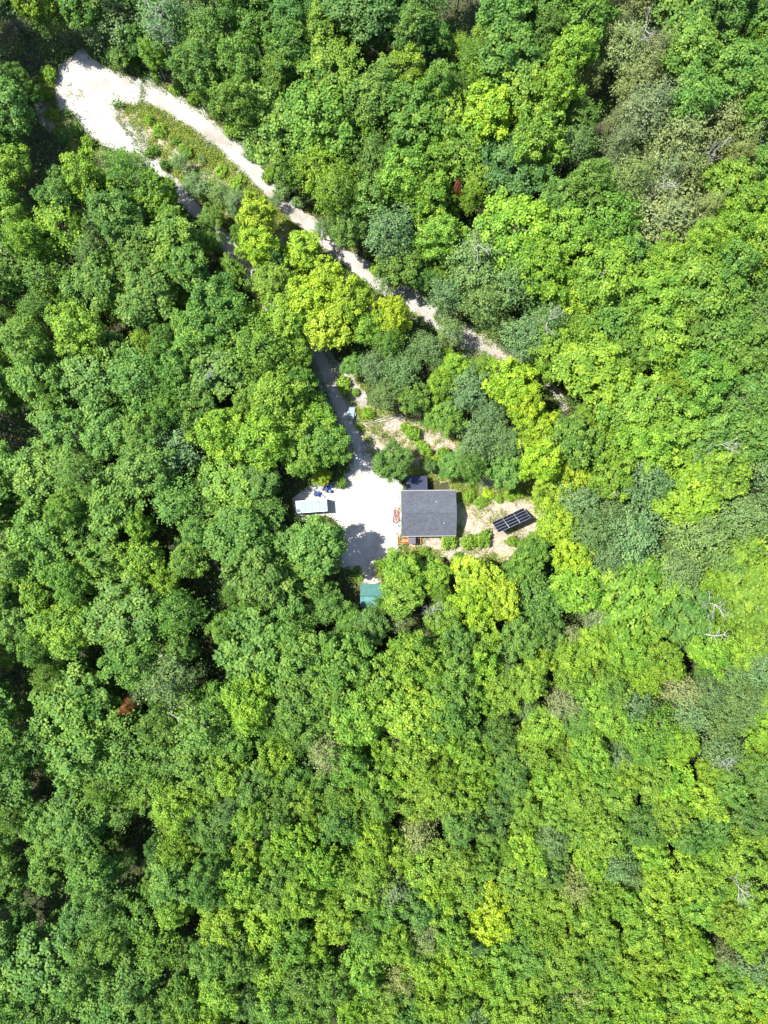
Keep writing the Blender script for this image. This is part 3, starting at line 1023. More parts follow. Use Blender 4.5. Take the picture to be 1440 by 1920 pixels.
for k in range(34):
    x0 = -CW / 2 + k * CW / 34
    h0 = 0.03
    m.prism([(-0.16, RZ - 0.16 * slope + h0), (0, RZ + h0 + 0.02), (0.16, RZ - 0.16 * slope + h0), (0.16, RZ - 0.16 * slope + 0.005), (0, RZ + 0.01), (-0.16, RZ - 0.16 * slope + 0.005)], 'X', x0, x0 + CW / 34 - 0.012)
m.build('ridge_cap', M_SHINGLE, cab)
for sy in (1, -1):
    m = MB(); m.box((0, sy * (CD / 2 - 0.035), EZ - 0.12), (CW - 0.1, 0.04, 0.18)); m.build('fascia', M_TRIM, cab)
for sy in (1, -1):
    m = MB(); m.prism([(sy * (CD / 2 + 0.005), EZ - 0.15), (sy * (CD / 2 + 0.11), EZ - 0.15), (sy * (CD / 2 + 0.12), EZ - 0.03), (sy * (CD / 2 + 0.105), EZ - 0.03), (sy * (CD / 2 + 0.095), EZ - 0.135), (sy * (CD / 2 + 0.005), EZ - 0.135)], 'X', -CW / 2 + 0.05, CW / 2 - 0.05)
    m.build('gutter', plain('gutter_metal', (0.2, 0.2, 0.2), 0.5) if sy > 0 else bpy.data.materials['gutter_metal'], cab)
for sx in (1, -1):
    m = MB()
    for sy in (1, -1):
        m.prism([(0, RZ - 0.22), (0, RZ - 0.04), (sy * (CD / 2 - 0.06), EZ - 0.015), (sy * (CD / 2 - 0.06), EZ - 0.2)], 'X', sx * (CW / 2 - 0.03) - 0.015, sx * (CW / 2 - 0.03) + 0.015)
    m.build('barge_board', plain('white_trim', (0.6, 0.6, 0.58), 0.6), cab)
for (x, y) in ((2.7, -1.85), (1.3, 2.1)):
    zt = RZ - abs(y) * slope
    m = MB(); m.tube([(x, y, zt - 0.05), (x, y, zt + 0.35)], 0.06, 10); v_ = m.build('vent_pipe', M_PIPE, cab)
    m = MB(); m.tube([(x, y, zt + 0.02), (x, y, zt + 0.09)], [0.16, 0.07], 10); m.build('flashing', M_TRIM, v_)
for (x, w_) in ((-2.2, 1.2), (2.4, 1.2)):
    f_ = MB(); f_.box((x, -wd_ - 0.1, 1.45), (w_ + 0.14, 0.05, 1.14)); fr = f_.build('window', plain('white_frame', (0.7, 0.7, 0.68)), cab)
    f_ = MB(); f_.box((x, -wd_ - 0.12, 1.45), (w_, 0.03, 1.0)); f_.build('pane', M_GLASS, fr)
f_ = MB(); f_.box((-wl - 0.1, -0.9, 1.2), (0.06, 2.7, 2.1)); dr = f_.build('garage_door', plain('door_paint', (0.55, 0.55, 0.53)), cab)
f_ = MB(); f_.box((-wl - 0.15, -0.9, 0.6), (0.04, 0.2, 0.05)); f_.build('handle', M_TRIM, dr)
f_ = MB(); f_.box((-wl - 0.1, 2.2, 1.15), (0.06, 0.95, 2.05)); dr = f_.build('door', plain('door_paint_dark', (0.12, 0.1, 0.09)), cab)
f_ = MB(); f_.tube([(-wl - 0.13, 1.9, 1.05), (-wl - 0.2, 1.9, 1.05)], 0.035, 8); f_.build('handle', M_ALU, dr)

# the lean-to against its upper wall
lt = thing('lean_to', at(782, 907, 2.3) * Vector((1, 1, 0)) if False else Vector((6.05, 5.2, 0)), RAD(0.6), 'dark blue metal-roofed lean-to against the upper side of the cabin', 'lean-to')
for k in range(6):
    m = MB()
    x0 = -1.95 + k * 0.65
    m.prism([(-1.45, 2.1), (1.4, 2.52), (1.4, 2.56), (-1.45, 2.14)], 'X', x0 + 0.005, x0 + 0.645)
    m.prism([(-1.45, 2.141), (1.4, 2.561), (1.4, 2.6), (-1.45, 2.18)], 'X', x0 + 0.3, x0 + 0.34)
    o = m.build('roof_panel', M_NAVY, lt)
    o.rotation_euler = (0, 0, math.pi); 
for k in range(5):
    m = MB(); x0 = -1.3 + k * 0.65
    m.prism([(-1.46, 2.145), (1.41, 2.565), (1.41, 2.61), (-1.46, 2.19)], 'X', x0 - 0.02, x0 + 0.02)
    o = m.build('seam', M_NAVY, lt); o.rotation_euler = (0, 0, math.pi)
for (x, y) in ((-1.8, 1.3), (0, 1.3), (1.8, 1.3)):
    m = MB(); m.box((x, y, 1.04), (0.12, 0.12, 2.08)); m.build('post', M_SIDING, lt)
m = MB(); m.box((0, 1.3, 2.0), (3.8, 0.1, 0.14)); m.build('beam', M_SIDING, lt)

# ================================================================== the solar array
M_CELL, nt, b_ = new_mat('solar_cell')
tc = nt.nodes.new('ShaderNodeTexCoord'); bt = nt.nodes.new('ShaderNodeTexBrick')
bt.offset = 0.0
bt.inputs['Color1'].default_value = (0.004, 0.005, 0.012, 1); bt.inputs['Color2'].default_value = (0.005, 0.007, 0.016, 1); bt.inputs['Mortar'].default_value = (0.018, 0.02, 0.028, 1)
bt.inputs['Scale'].default_value = 1.0; bt.inputs['Brick Width'].default_value = 0.16; bt.inputs['Row Height'].default_value = 0.16; bt.inputs['Mortar Size'].default_value = 0.006
nt.links.new(tc.outputs['Object'], bt.inputs['Vector']); nt.links.new(bt.outputs['Color'], b_.inputs['Base Color'])
b_.inputs['Roughness'].default_value = 0.18
A = at(922, 980, 1.5); B = at(981.5, 952.5, 1.5); D = at(936.5, 998, 4.2)
ex = (B - A); Lx = ex.length; ex.normalize()
ey = (D - A); ey = ey - ex * ey.dot(ex); Ly = ey.length; ey.normalize()
ez = ex.cross(ey)
if ez.z < 0: ez = -ez
ctr = A + ex * Lx / 2 + ey * Ly / 2
arr = thing('solar_array', (ctr.x, ctr.y, 0), 0, 'tilted ground-mounted black solar array with twelve panels on the bare soil', 'solar array')
RM = Matrix((ex, ey, ez)).transposed()
if RM.determinant() < 0:
    ey_ = -ey
    RM = Matrix((ex, ey_, ez)).transposed()
pw, phh = Lx / 3, Ly / 4
cm_ = MB(); cm_.box((0, 0, 0), (pw - 0.05, phh - 0.035, 0.03)); cell_me = cm_.mesh('panel')
cell_me.materials.append(M_CELL)
fm_ = MB()
for s_ in (-1, 1):
    fm_.box((0, s_ * (phh / 2 - 0.014), 0.004), (pw - 0.012, 0.018, 0.05))
    fm_.box((s_ * (pw / 2 - 0.03), 0, 0.004), (0.03, phh - 0.05, 0.05))
frame_me = fm_.mesh('frame'); frame_me.materials.append(plain('panel_frame', (0.3, 0.31, 0.33), 0.4, 0.3, 0.05))
for i in range(3):
    for j in range(4):
        c = A + ex * (pw * (i + 0.5)) + ey * (phh * (j + 0.5)) - Vector((ctr.x, ctr.y, 0))
        o = link('panel', cell_me, None, arr)
        o.matrix_local = Matrix.Translation(c) @ RM.to_4x4()
        f_ = link('frame', frame_me, None, o)
for i in range(2):
    m = MB()
    a_ = A + ex * (pw * (i + 1)) + ez * 0.05 - Vector((ctr.x, ctr.y, 0)); b2 = a_ + ey * Ly
    m.tube([a_, b2], 0.03, 4); m.build('clamp_rail', frame_me.materials[0], arr)
for j in (0.22, 0.78):
    m = MB()
    a_ = A + ey * Ly * j - ez * 0.09 - Vector((ctr.x, ctr.y, 0)); m.tube([a_ + ex * 0.1, a_ + ex * (Lx - 0.1)], 0.05, 6); m.build('rail', M_ALU, arr)
    for i in (0.15, 0.5, 0.85):
        p = a_ + ex * Lx * i
        m = MB(); m.tube([(p.x, p.y, -0.05), (p.x, p.y, p.z)], 0.06, 8); m.build('post', M_ALU, arr)

# ================================================================== the container
M_CROOF = noisy('white_blue_paint', [(0.3, (0.07, 0.125, 0.14)), (0.5, (0.115, 0.175, 0.19)), (0.68, (0.19, 0.235, 0.245))], 0.9, 7, 0.7, roughness=0.45)
M_CSIDE = noisy('container_side_paint', [(0.3, (0.3, 0.33, 0.35)), (0.7, (0.48, 0.5, 0.52))], 2.0, roughness=0.5)
cc = at(584, 949, 2.55)
con = thing('storage_container', (cc.x, cc.y, 0), RAD(4.0), 'long storage container with pale blue-white ribbed roof left of the gravel yard', 'container')
CL, CB, CH = 5.7, 2.25, 2.55
for sy in (-1, 1):
    m = MB(); ol = []
    nn = 23
    for k in range(nn):
        x0 = -CL / 2 + 0.1 + k * (CL - 0.2) / nn; dd = (CL - 0.2) / nn
        for f, dy in ((0, 0), (0.3, 0), (0.5, 0.05), (0.8, 0.05)):
            ol.append((x0 + f * dd, sy * (CB / 2 - 0.02 - dy)))
    m.prism(ol + [(CL / 2 - 0.1, sy * (CB / 2 - 0.09)), (-CL / 2 + 0.1, sy * (CB / 2 - 0.09))], 'Z', 0.2, CH - 0.1)
    m.build('side_wall', M_CSIDE, con)
m = MB(); m.box((0, 0, CH - 0.05), (CL - 0.16, CB - 0.1, 0.04)); rp = m.build('roof', M_CROOF, con)
for k in range(9):
    m = MB(); m.box((-CL / 2 + 0.35 + k * (CL - 0.7) / 8, 0, CH - 0.005), (0.2, CB - 0.3, 0.06), bevel=0.02); m.build('roof_rib', M_CROOF, rp)
m = MB()
for sy in (-1, 1):
    for z in (0.16, CH - 0.05):
        m.box((0, sy * (CB / 2 - 0.05), z), (CL - 0.24, 0.09, 0.12))
for sx in (-1, 1):
    for z in (0.16, CH - 0.05):
        m.box((sx * (CL / 2 - 0.06), 0, z), (0.1, CB - 0.24, 0.12))
    for sy in (-1, 1):
        m.box((sx * (CL / 2 - 0.06), sy * (CB / 2 - 0.06), CH / 2), (0.12, 0.12, CH + 0.02))
m.build('corner_frame', M_CSIDE, con)
m = MB(); m.box((-CL / 2 + 0.06, 0, CH / 2), (0.05, CB - 0.26, CH - 0.3)); m.build('end_wall', M_CSIDE, con)
for sy in (-1, 1):
    m = MB(); m.box((CL / 2 - 0.05, sy * 0.5, CH / 2), (0.05, 0.97, CH - 0.3)); dr = m.build('door', M_CSIDE, con)
    m = MB(); m.tube([(CL / 2 + 0.02, sy * 0.25, 0.3), (CL / 2 + 0.02, sy * 0.25, CH - 0.25)], 0.025, 6); m.build('lock_bar', M_ALU, dr)
m = MB(); m.box((0, 0, 0.16), (CL - 0.3, CB - 0.3, 0.06)); m.build('floor', M_SIDING, con)

# ================================================================== the teal-roofed shed
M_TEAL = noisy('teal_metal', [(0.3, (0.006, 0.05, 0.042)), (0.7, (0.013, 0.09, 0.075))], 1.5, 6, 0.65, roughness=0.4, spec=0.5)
sc_ = at(697, 1117, 2.4)
sh = thing('shed', (sc_.x, sc_.y, 0), RAD(-1.0), 'small shed with teal metal roof at the lower end of the gravel yard', 'shed')
for sy in (1, -1):
    for k in range(6):
        x0 = -2.1 + k * 0.7
        m = MB()
        ol = [(sy * 0.0, 2.9), (sy * 2.15, 2.35), (sy * 2.15, 2.39), (sy * 0.0, 2.94)]
        m.prism(ol, 'X', x0 + 0.004, x0 + 0.696)
        for q in (0.14, 0.34, 0.55):
            m.prism([(sy * 0.02, 2.936), (sy * 2.15, 2.391), (sy * 2.15, 2.42), (sy * 0.02, 2.965)], 'X', x0 + q, x0 + q + 0.04)
        m.build('roof_panel', M_TEAL if sy > 0 else noisy('teal_metal_lighter', [(0.3, (0.03, 0.11, 0.11)), (0.7, (0.08, 0.17, 0.17))], 1.5, 6) if k == 0 else bpy.data.materials['teal_metal_lighter'], sh)  # one slope carries a lighter teal than the other
m = MB(); m.prism([(-0.14, 2.93), (0, 2.985), (0.14, 2.93), (0, 2.955)], 'X', -2.1, 2.1); m.build('ridge_cap', M_TEAL, sh)
m = MB()
for sy in (-1, 1): m.box((0, sy * 1.9, 1.15), (3.8, 0.1, 2.3))
for sx in (-1, 1): m.prism([(-1.85, 0), (1.85, 0), (1.85, 2.36), (0, 2.84), (-1.85, 2.36)], 'X', sx * 1.85 - 0.05, sx * 1.85 + 0.05)
m.build('wall', M_SIDING, sh)
m = MB(); m.box((0, 1.97, 1.0), (1.4, 0.05, 1.95)); dr = m.build('door', bpy.data.materials['door_paint'], sh)
m = MB(); m.box((0.5, 2.01, 1.0), (0.05, 0.05, 0.2)); m.build('handle', M_TRIM, dr)

# ================================================================== the tractor (loader to the left)
M_ORANGE = noisy('orange_paint', [(0.3, (0.25, 0.075, 0.025)), (0.7, (0.36, 0.13, 0.05))], 5.0, roughness=0.45)
M_BLACK = plain('black_paint', (0.018, 0.018, 0.02), 0.5)
M_TYRE = plain('tyre_rubber', (0.025, 0.024, 0.023), 0.85)
M_RIM = plain('orange_rim', (0.45, 0.2, 0.08), 0.5)
tp = at(767, 1013.5, 0.8)
tr = thing('tractor', (tp.x, tp.y, 0), RAD(1.5), 'small orange tractor with front loader and dark canopy below the grey roof', 'tractor')
m = MB(); m.box((0.0, 0, 0.62), (2.5, 0.34, 0.3), bevel=0.03); m.build('chassis', M_BLACK, tr)
m = MB(); m.box((-0.72, 0, 1.02), (1.2, 0.62, 0.5), bevel=0.08); hd = m.build('hood', M_ORANGE, tr)
m = MB(); m.box((-1.335, 0, 1.0), (0.04, 0.5, 0.36)); m.build('grille', M_BLACK, hd)
for sy in (-1, 1):
    m = MB(); m.tube([(-1.35, sy * 0.2, 1.12), (-1.375, sy * 0.2, 1.12)], 0.06, 10); m.build('headlight', M_ALU, hd)


def wheel(x, y, r, w):
    m = MB(); pr = []
    m.tube([(x, y - w / 2, r), (x, y - w / 2 + 0.04, r), (x, y + w / 2 - 0.04, r), (x, y + w / 2, r)], [r * 0.9, r, r, r * 0.9], 20)
    for k in range(16):
        a = k * 6.2832 / 16
        m.box((x + math.cos(a) * r, y, r + math.sin(a) * r), (0.05, w * 0.9, 0.06), ry=-a)
    ty = m.build('wheel', M_TYRE, tr)
    m = MB(); sgn = 1 if y > 0 else -1
    m.tube([(x, y + sgn * (w / 2 - 0.03), r), (x, y + sgn * (w / 2 + 0.015), r)], [r * 0.58, r * 0.5], 14); m.build('rim', M_RIM, ty)


for sy in (-1, 1):
    wheel(-0.95, sy * 0.52, 0.32, 0.22)
    wheel(0.75, sy * 0.58, 0.52, 0.34)
    m = MB(); m.prism([(0.2, 0.95), (0.4, 1.12), (1.1, 1.12), (1.3, 0.9), (1.25, 0.88), (1.08, 1.06), (0.42, 1.06), (0.25, 0.93)], 'Y', sy * 0.4 - 0.0, sy * 0.78); m.build('fender', M_ORANGE, tr)
    m = MB(); m.tube([(0.1, sy * 0.5, 1.1), (-0.9, sy * 0.5, 1.25), (-1.75, sy * 0.5, 0.75), (-2.05, sy * 0.5, 0.35)], 0.06, 4); m.build('loader_arm', M_ORANGE, tr)
    m = MB(); m.tube([(-0.3, sy * 0.5, 0.85), (-1.5, sy * 0.5, 0.85)], 0.035, 6); m.build('hydraulic_ram', M_ALU, tr)
m = MB(); m.box((-0.2, 0, 0.98), (0.1, 1.1, 0.5)); m.build('loader_tower', M_ORANGE, tr)
m = MB()
m.prism([(-2.05, 0.55), (-2.05, 0.08), (-2.5, 0.04), (-2.5, 0.07), (-2.1, 0.12), (-2.1, 0.55)], 'Y', -0.72, 0.72)
for sy in (-1, 1):
    m.prism([(-2.05, 0.55), (-2.05, 0.08), (-2.5, 0.04), (-2.15, 0.5)], 'Y', sy * 0.72, sy * 0.75)
m.build('bucket', noisy('worn_orange', [(0.4, (0.4, 0.13, 0.05)), (0.65, (0.35, 0.3, 0.26))], 4.0), tr)
m = MB(); m.tube([(-1.75, -0.5, 0.75), (-1.75, 0.5, 0.75)], 0.04, 6); m.build('cross_tube', M_ORANGE, tr)
m = MB(); m.box((0.6, 0, 1.08), (0.45, 0.46, 0.1), bevel=0.03); m.box((0.82, 0, 1.3), (0.1, 0.44, 0.4), bevel=0.03); m.build('seat', M_BLACK, tr)
m = MB(); m.tube([(0.05 + 0.17 * math.cos(a), 0.17 * math.sin(a), 1.42 + 0.05 * math.cos(a)) for a in [k * 6.2832 / 14 for k in range(15)]], 0.016, 5); m.tube([(-0.1, 0, 1.1), (0.05, 0, 1.4)], 0.02, 5); m.build('steering_wheel', M_BLACK, tr)
m = MB()
for sy in (-1, 1): m.tube([(1.05, sy * 0.5, 0.9), (1.05, sy * 0.5, 2.15)], 0.035, 6)
m.tube([(1.05, -0.5, 2.15), (1.05, 0.5, 2.15)], 0.035, 6); m.build('roll_bar', M_BLACK, tr)
m = MB(); m.box((0.55, 0, 2.22), (1.25, 1.15, 0.07), bevel=0.03); m.build('canopy', plain('canopy_plastic', (0.05, 0.05, 0.06), 0.35), tr)
m = MB()
m.box((1.75, 0, 0.45), (0.06, 1.35, 0.45)); m.box((1.95, -0.66, 0.42), (0.5, 0.04, 0.4)); m.box((1.95, 0.66, 0.42), (0.5, 0.04, 0.4)); m.box((2.15, 0, 0.6), (0.08, 1.28, 0.08)); m.box((1.5, 0, 0.55), (0.5, 0.1, 0.1))
m.build('box_blade', M_ORANGE, tr)

# ================================================================== things lying about
M_RED = noisy('red_hose', [(0.3, (0.12, 0.035, 0.04)), (0.7, (0.25, 0.12, 0.12))], 3.0, roughness=0.6)
hp = at(743, 968, 0)
m = MB(); pts = []
hr = random.Random(3)
for k in range(230):
    a = k * 0.33
    rr = 0.3 + 0.3 * abs(math.sin(k * 0.043)) + 0.12 * math.sin(k * 0.61)
    pts.append((0.72 * rr * math.cos(a) * 1.15 + 0.1 * math.sin(k * 0.05), 1.15 * rr * math.sin(a) + 0.75 * math.sin(k * 0.037) + 0.2 * math.sin(k * 0.21), 0.06 + 0.001 * k + 0.02 * math.sin(k)))
m.tube(pts, 0.04, 6)
ho = m.build('hose', M_RED); ho.location = (hp.x, hp.y, 0.035)
tag(ho, 'dull red hose coiled loosely on the gravel against the cabin wall', 'hose')

M_TARP = noisy('blue_tarp', [(0.3, (0.007, 0.022, 0.075)), (0.7, (0.02, 0.055, 0.15))], 2.0, roughness=0.4)


def heap(name, px, py, sx, sy, h, mat, label, cat, seed, group=None):
    R = np.random.default_rng(seed)
    n = 22
    u = np.linspace(-1, 1, n); X, Y = np.meshgrid(u, u)
    Zr = np.clip(1 - np.maximum(np.abs(X), np.abs(Y)) ** 3, 0, 1)
    bumps = sum(R.uniform(0.1, 0.35) * np.sin(R.uniform(2, 7) * X + R.uniform(2, 7) * Y + R.uniform(0, 6)) for _ in range(5))
    Z = Zr * (h * (0.8 + 0.4 * bumps)) + R.normal(0, 0.015, X.shape)
    Z = np.maximum(Z, 0.0)
    jx = X * sx + 0.06 * np.sin(5 * Y + seed); jy = Y * sy + 0.06 * np.sin(6 * X + seed)
    V = np.stack([jx.ravel(), jy.ravel(), Z.ravel() + 0.04], 1)
    F = [(i * n + j, i * n + j + 1, (i + 1) * n + j + 1, (i + 1) * n + j) for i in range(n - 1) for j in range(n - 1)]
    me = np_mesh(name, V, F, smooth=True)
    w = at(px, py)
    o = link(name, me, mat); o.location = (w.x, w.y, 0); o.rotation_euler = (0, 0, R.uniform(-0.6, 0.6))
    return tag(o, label, cat, group)


heap('tarp', 596, 926, 0.75, 0.5, 0.7, M_TARP, 'crumpled blue tarp directly above the white-roofed container', 'tarp', 1)
heap('tarp', 613, 916, 0.7, 0.65, 0.8, M_TARP, 'crumpled blue tarp beside the red fuel can', 'tarp', 2)
heap('tarp', 590, 914, 0.5, 0.45, 0.5, noisy('grey_tarp', [(0.3, (0.14, 0.16, 0.19)), (0.7, (0.25, 0.27, 0.3))], 3.0), 'small pale grey tarp above the blue tarps', 'tarp', 3)
heap('tarp', 606, 931, 0.45, 0.3, 0.35, bpy.data.materials['grey_tarp'], 'small pale tarp between blue tarp and container roof', 'tarp', 4)
for k, (px, py, lab) in enumerate(((619, 921, 'blue plastic barrel at the yard edge, lower one'), (621, 911, 'blue plastic barrel at the yard edge, upper one'))):
    w = at(px, py)
    t = thing('barrel', (w.x, w.y, 0.03), 0, lab, 'barrel', 'blue barrels')
    m = MB(); m.tube([(0, 0, 0), (0, 0, 0.06), (0, 0, 0.28), (0, 0, 0.31), (0, 0, 0.6), (0, 0, 0.63), (0, 0, 0.86), (0, 0, 0.9)], [0.26, 0.29, 0.29, 0.305, 0.305, 0.29, 0.28, 0.25], 16); m.build('drum', plain('barrel_blue', (0.012, 0.07, 0.18), 0.4), t)
    m = MB(); m.tube([(0.12, 0.05, 0.9), (0.12, 0.05, 0.93)], 0.04, 8); m.build('bung', M_BLACK, t)
w = at(611, 921)
t = thing('fuel_can', (w.x + 0.0, w.y + 0.0, 0.78), 0.4, 'red plastic fuel can on the blue tarp', 'fuel can')
m = MB(); m.box((0, 0, 0.17), (0.42, 0.28, 0.34), bevel=0.05); m.build('body', plain('fuel_red', (0.5, 0.03, 0.025), 0.4), t)
m = MB(); m.tube([(-0.1, 0, 0.34), (-0.1, 0, 0.41), (0.1, 0, 0.41), (0.1, 0, 0.34)], 0.025, 6); m.build('handle', bpy.data.materials['fuel_red'], t)
m = MB(); m.tube([(0.17, 0, 0.33), (0.22, 0, 0.44)], 0.03, 6); m.build('spout', M_BLACK, t)

# pale boards below the container
for k, (px, py, L, a) in enumerate(((578, 969, 1.9, 0.12), (572, 973, 1.2, -0.2))):
    w = at(px, py)
    m = MB(); m.box((0, 0, 0.05), (L, 0.22, 0.05), bevel=0.008); o = m.build('board', plain('pale_board', (0.55, 0.53, 0.5), 0.8)); o.location = (w.x, w.y, 0.04); o.rotation_euler = (0, 0, a)
    tag(o, ('longer' if k == 0 else 'shorter') + ' pale board lying below the white-roofed container', 'board', 'boards below the container')

# small trailer by the driveway
w = at(659, 774, 0.8)
t = thing('utility_trailer', (w.x, w.y, 0), RAD(82), 'small pale blue-grey boxy trailer standing beside the driveway', 'trailer')
MT = noisy('pale_blue_paint', [(0.3, (0.07, 0.1, 0.125)), (0.7, (0.14, 0.175, 0.195))], 3.0, 6, roughness=0.5)
m = MB(); m.box((0, 0, 0.5), (2.2, 1.15, 0.08)); m.build('floor', M_SIDING, t)
for sy in (-1, 1):
    m = MB(); m.box((0, sy * 0.57, 0.72), (2.2, 0.04, 0.36)); m.build('side', MT, t)
    m = MB(); m.tube([(-0.1, sy * 0.72 - 0.09, 0.3), (-0.1, sy * 0.72 + 0.09, 0.3)], 0.3, 16); ty = m.build('wheel', M_TYRE, t)
    m = MB(); m.tube([(-0.1, sy * 0.72 + sy * 0.08, 0.3), (-0.1, sy * 0.72 + sy * 0.1, 0.3)], 0.16, 12); m.build('rim', M_ALU, ty)
    m = MB(); m.prism([(-0.5, 0.55), (-0.35, 0.68), (0.15, 0.68), (0.3, 0.55), (0.28, 0.53), (0.14, 0.65), (-0.34, 0.65), (-0.48, 0.53)], 'Y', sy * 0.6, sy * 0.86); m.build('mudguard', MT, t)
for sx in (-1, 1):
    m = MB(); m.box((sx * 1.08, 0, 0.72), (0.04, 1.1, 0.36)); m.build('end_board', MT, t)
m = MB(); m.box((0.0, 0, 0.93), (2.1, 1.06, 0.05), bevel=0.02); m.build('lid', MT, t)
m = MB(); m.tube([(1.1, 0.4, 0.45), (2.0, 0, 0.45)], 0.04, 5); m.tube([(1.1, -0.4, 0.45), (2.0, 0, 0.45)], 0.04, 5); m.tube([(2.0, 0, 0.45), (2.0, 0, 0.02)], 0.035, 5); m.build('drawbar', M_BLACK, t)

# poles and scrap lumber on the upper rim of the dirt clearing
prng = random.Random(9)
POLES = [(715, 786, 6.6, 14), (725, 782, 5.0, 20), (705, 792, 4.4, 8), (738, 776, 4.0, 26), (698, 784, 3.2, 5), (745, 780, 3.5, 22), (690, 795, 3.0, -12)]
for k, (px, py, L, a) in enumerate(POLES):
    w = at(px, py)
    m = MB(); m.tube([(-L / 2, 0, 0.1), (-L / 6, prng.uniform(-.06, .06), 0.13), (L / 6, prng.uniform(-.06, .06), 0.1), (L / 2, 0, 0.12)], [0.09, 0.08, 0.07, 0.05], 7)
    o = m.build('pole', M_BARE); o.location = (w.x, w.y, 0.03 + 0.08 * (k % 3)); o.rotation_euler = (0, 0, RAD(a))
    tag(o, '%s weathered pole from the left in the heap above the dirt clearing' % ['fourth', 'fifth', 'third', 'sixth', 'second', 'rightmost seventh', 'leftmost'][k], 'pole', 'poles above the dirt clearing')
scr = []
for k in range(22):
    px, py = prng.uniform(690, 730), prng.uniform(792, 826)
    if px > 712 and py > 803: px -= 22
    w = at(px, py)
    L = prng.uniform(0.5, 1.3)
    m = MB(); m.box((0, 0, 0.03), (L, prng.uniform(0.09, 0.2), 0.05)); o = m.build('scrap_board', noisy('reddish_wood', [(0.3, (0.16, 0.08, 0.06)), (0.7, (0.4, 0.28, 0.23))], 3.0) if k == 0 else bpy.data.materials['reddish_wood'] if k % 3 else M_BARE)
    o.location = (w.x, w.y, 0.02 + 0.05 * (k % 4)); o.rotation_euler = (prng.uniform(-.05, .05), prng.uniform(-.05, .05), prng.uniform(-0.5, 1.2))
    scr.append((px, o)); tag(o, 'piece of scrap wood in the litter left of the fire pit', 'scrap wood', 'scrap wood by the fire pit')
scr.sort(key=lambda q: q[0])
for k, (v, o) in enumerate(scr):
    o['label'] = '%s piece of scrap wood in the litter left of the fire pit' % (ORD[k].replace('topmost', 'leftmost').replace('from top', 'from left'))
w = at(720, 817)
t = thing('fire_pit', (w.x, w.y, 0.015), 0, 'small black fire pit on the bare soil above the cabin', 'fire pit')
m = MB(); m.tube([(0.42 * math.cos(a), 0.42 * math.sin(a), 0.16) for a in [k * 6.2832 / 16 for k in range(17)]], [0.09] * 17, 6, cap=False); m.build('ring', M_BLACK, t)
m = MB(); m.tube([(0, 0, 0.01), (0, 0, 0.07)], 0.42, 14); m.build('ash_bed', plain('charcoal', (0.015, 0.014, 0.013), 0.95), t)
w = at(724, 819)
m = MB(); m.tube([(0, 0, 0), (0, 0, 0.35)], [0.16, 0.2], 12); m.tube([(-0.19, 0, 0.33), (-0.12, 0, 0.5), (0.12, 0, 0.5), (0.19, 0, 0.33)], 0.012, 4); o = m.build('bucket', M_BLACK); o.location = (w.x + 0.35, w.y - 0.1, 0.015)
tag(o, 'black bucket standing beside the fire pit', 'bucket')


# ================================================================== dead trees with bare grey branches
def branchy(seed, H, r0, spread, depth=3):
    R = random.Random(seed)
    tk = MB(); br = MB()
    top = Vector((R.uniform(-.8, .8), R.uniform(-.8, .8), H))
    pts = [Vector((0, 0, -0.1)), top * 0.35 + Vector((R.uniform(-.2, .2), R.uniform(-.2, .2), 0)), top * 0.7, top]
    tk.tube(pts, [r0, r0 * 0.8, r0 * 0.5, r0 * 0.15], 7)

    def grow(p, d, L, r, k):
        q = p + d * L * 0.5 + Vector((R.uniform(-.1, .1), R.uniform(-.1, .1), R.uniform(-.05, .12))) * L
        e = q + (d + Vector((R.uniform(-.3, .3), R.uniform(-.3, .3), R.uniform(-.1, .3)))).normalized() * L * 0.5
        br.tube([p, q, e], [r, r * 0.7, r * 0.35], 5, cap=False)
        if k > 0:
            for _ in range(R.randint(2, 4)):
                t = R.uniform(0.3, 1.0)
                b0 = p.lerp(q, t * 2) if t < 0.5 else q.lerp(e, t * 2 - 1)
                dd = (d + Vector((R.uniform(-1, 1), R.uniform(-1, 1), R.uniform(-.3, .6))) * 0.9).normalized()
                grow(b0, dd, L * R.uniform(0.4, 0.65), r * 0.5, k - 1)
    for i in range(9):
        t = R.uniform(0.5, 0.97)
        p = pts[1].lerp(pts[2], (t - 0.35) / 0.35) if t < 0.7 else pts[2].lerp(pts[3], (t - 0.7) / 0.3)
        a = i * 2.4 + R.uniform(-.4, .4)
        grow(p, Vector((math.cos(a), math.sin(a), R.uniform(0.1, 0.8))).normalized(), spread * R.uniform(0.6, 1.1), r0 * 0.42, depth - 1)
    a, b = tk.mesh('trunk'), br.mesh('branches')
    a.materials.append(M_BARE); b.materials.append(M_BARE)
    return a, b


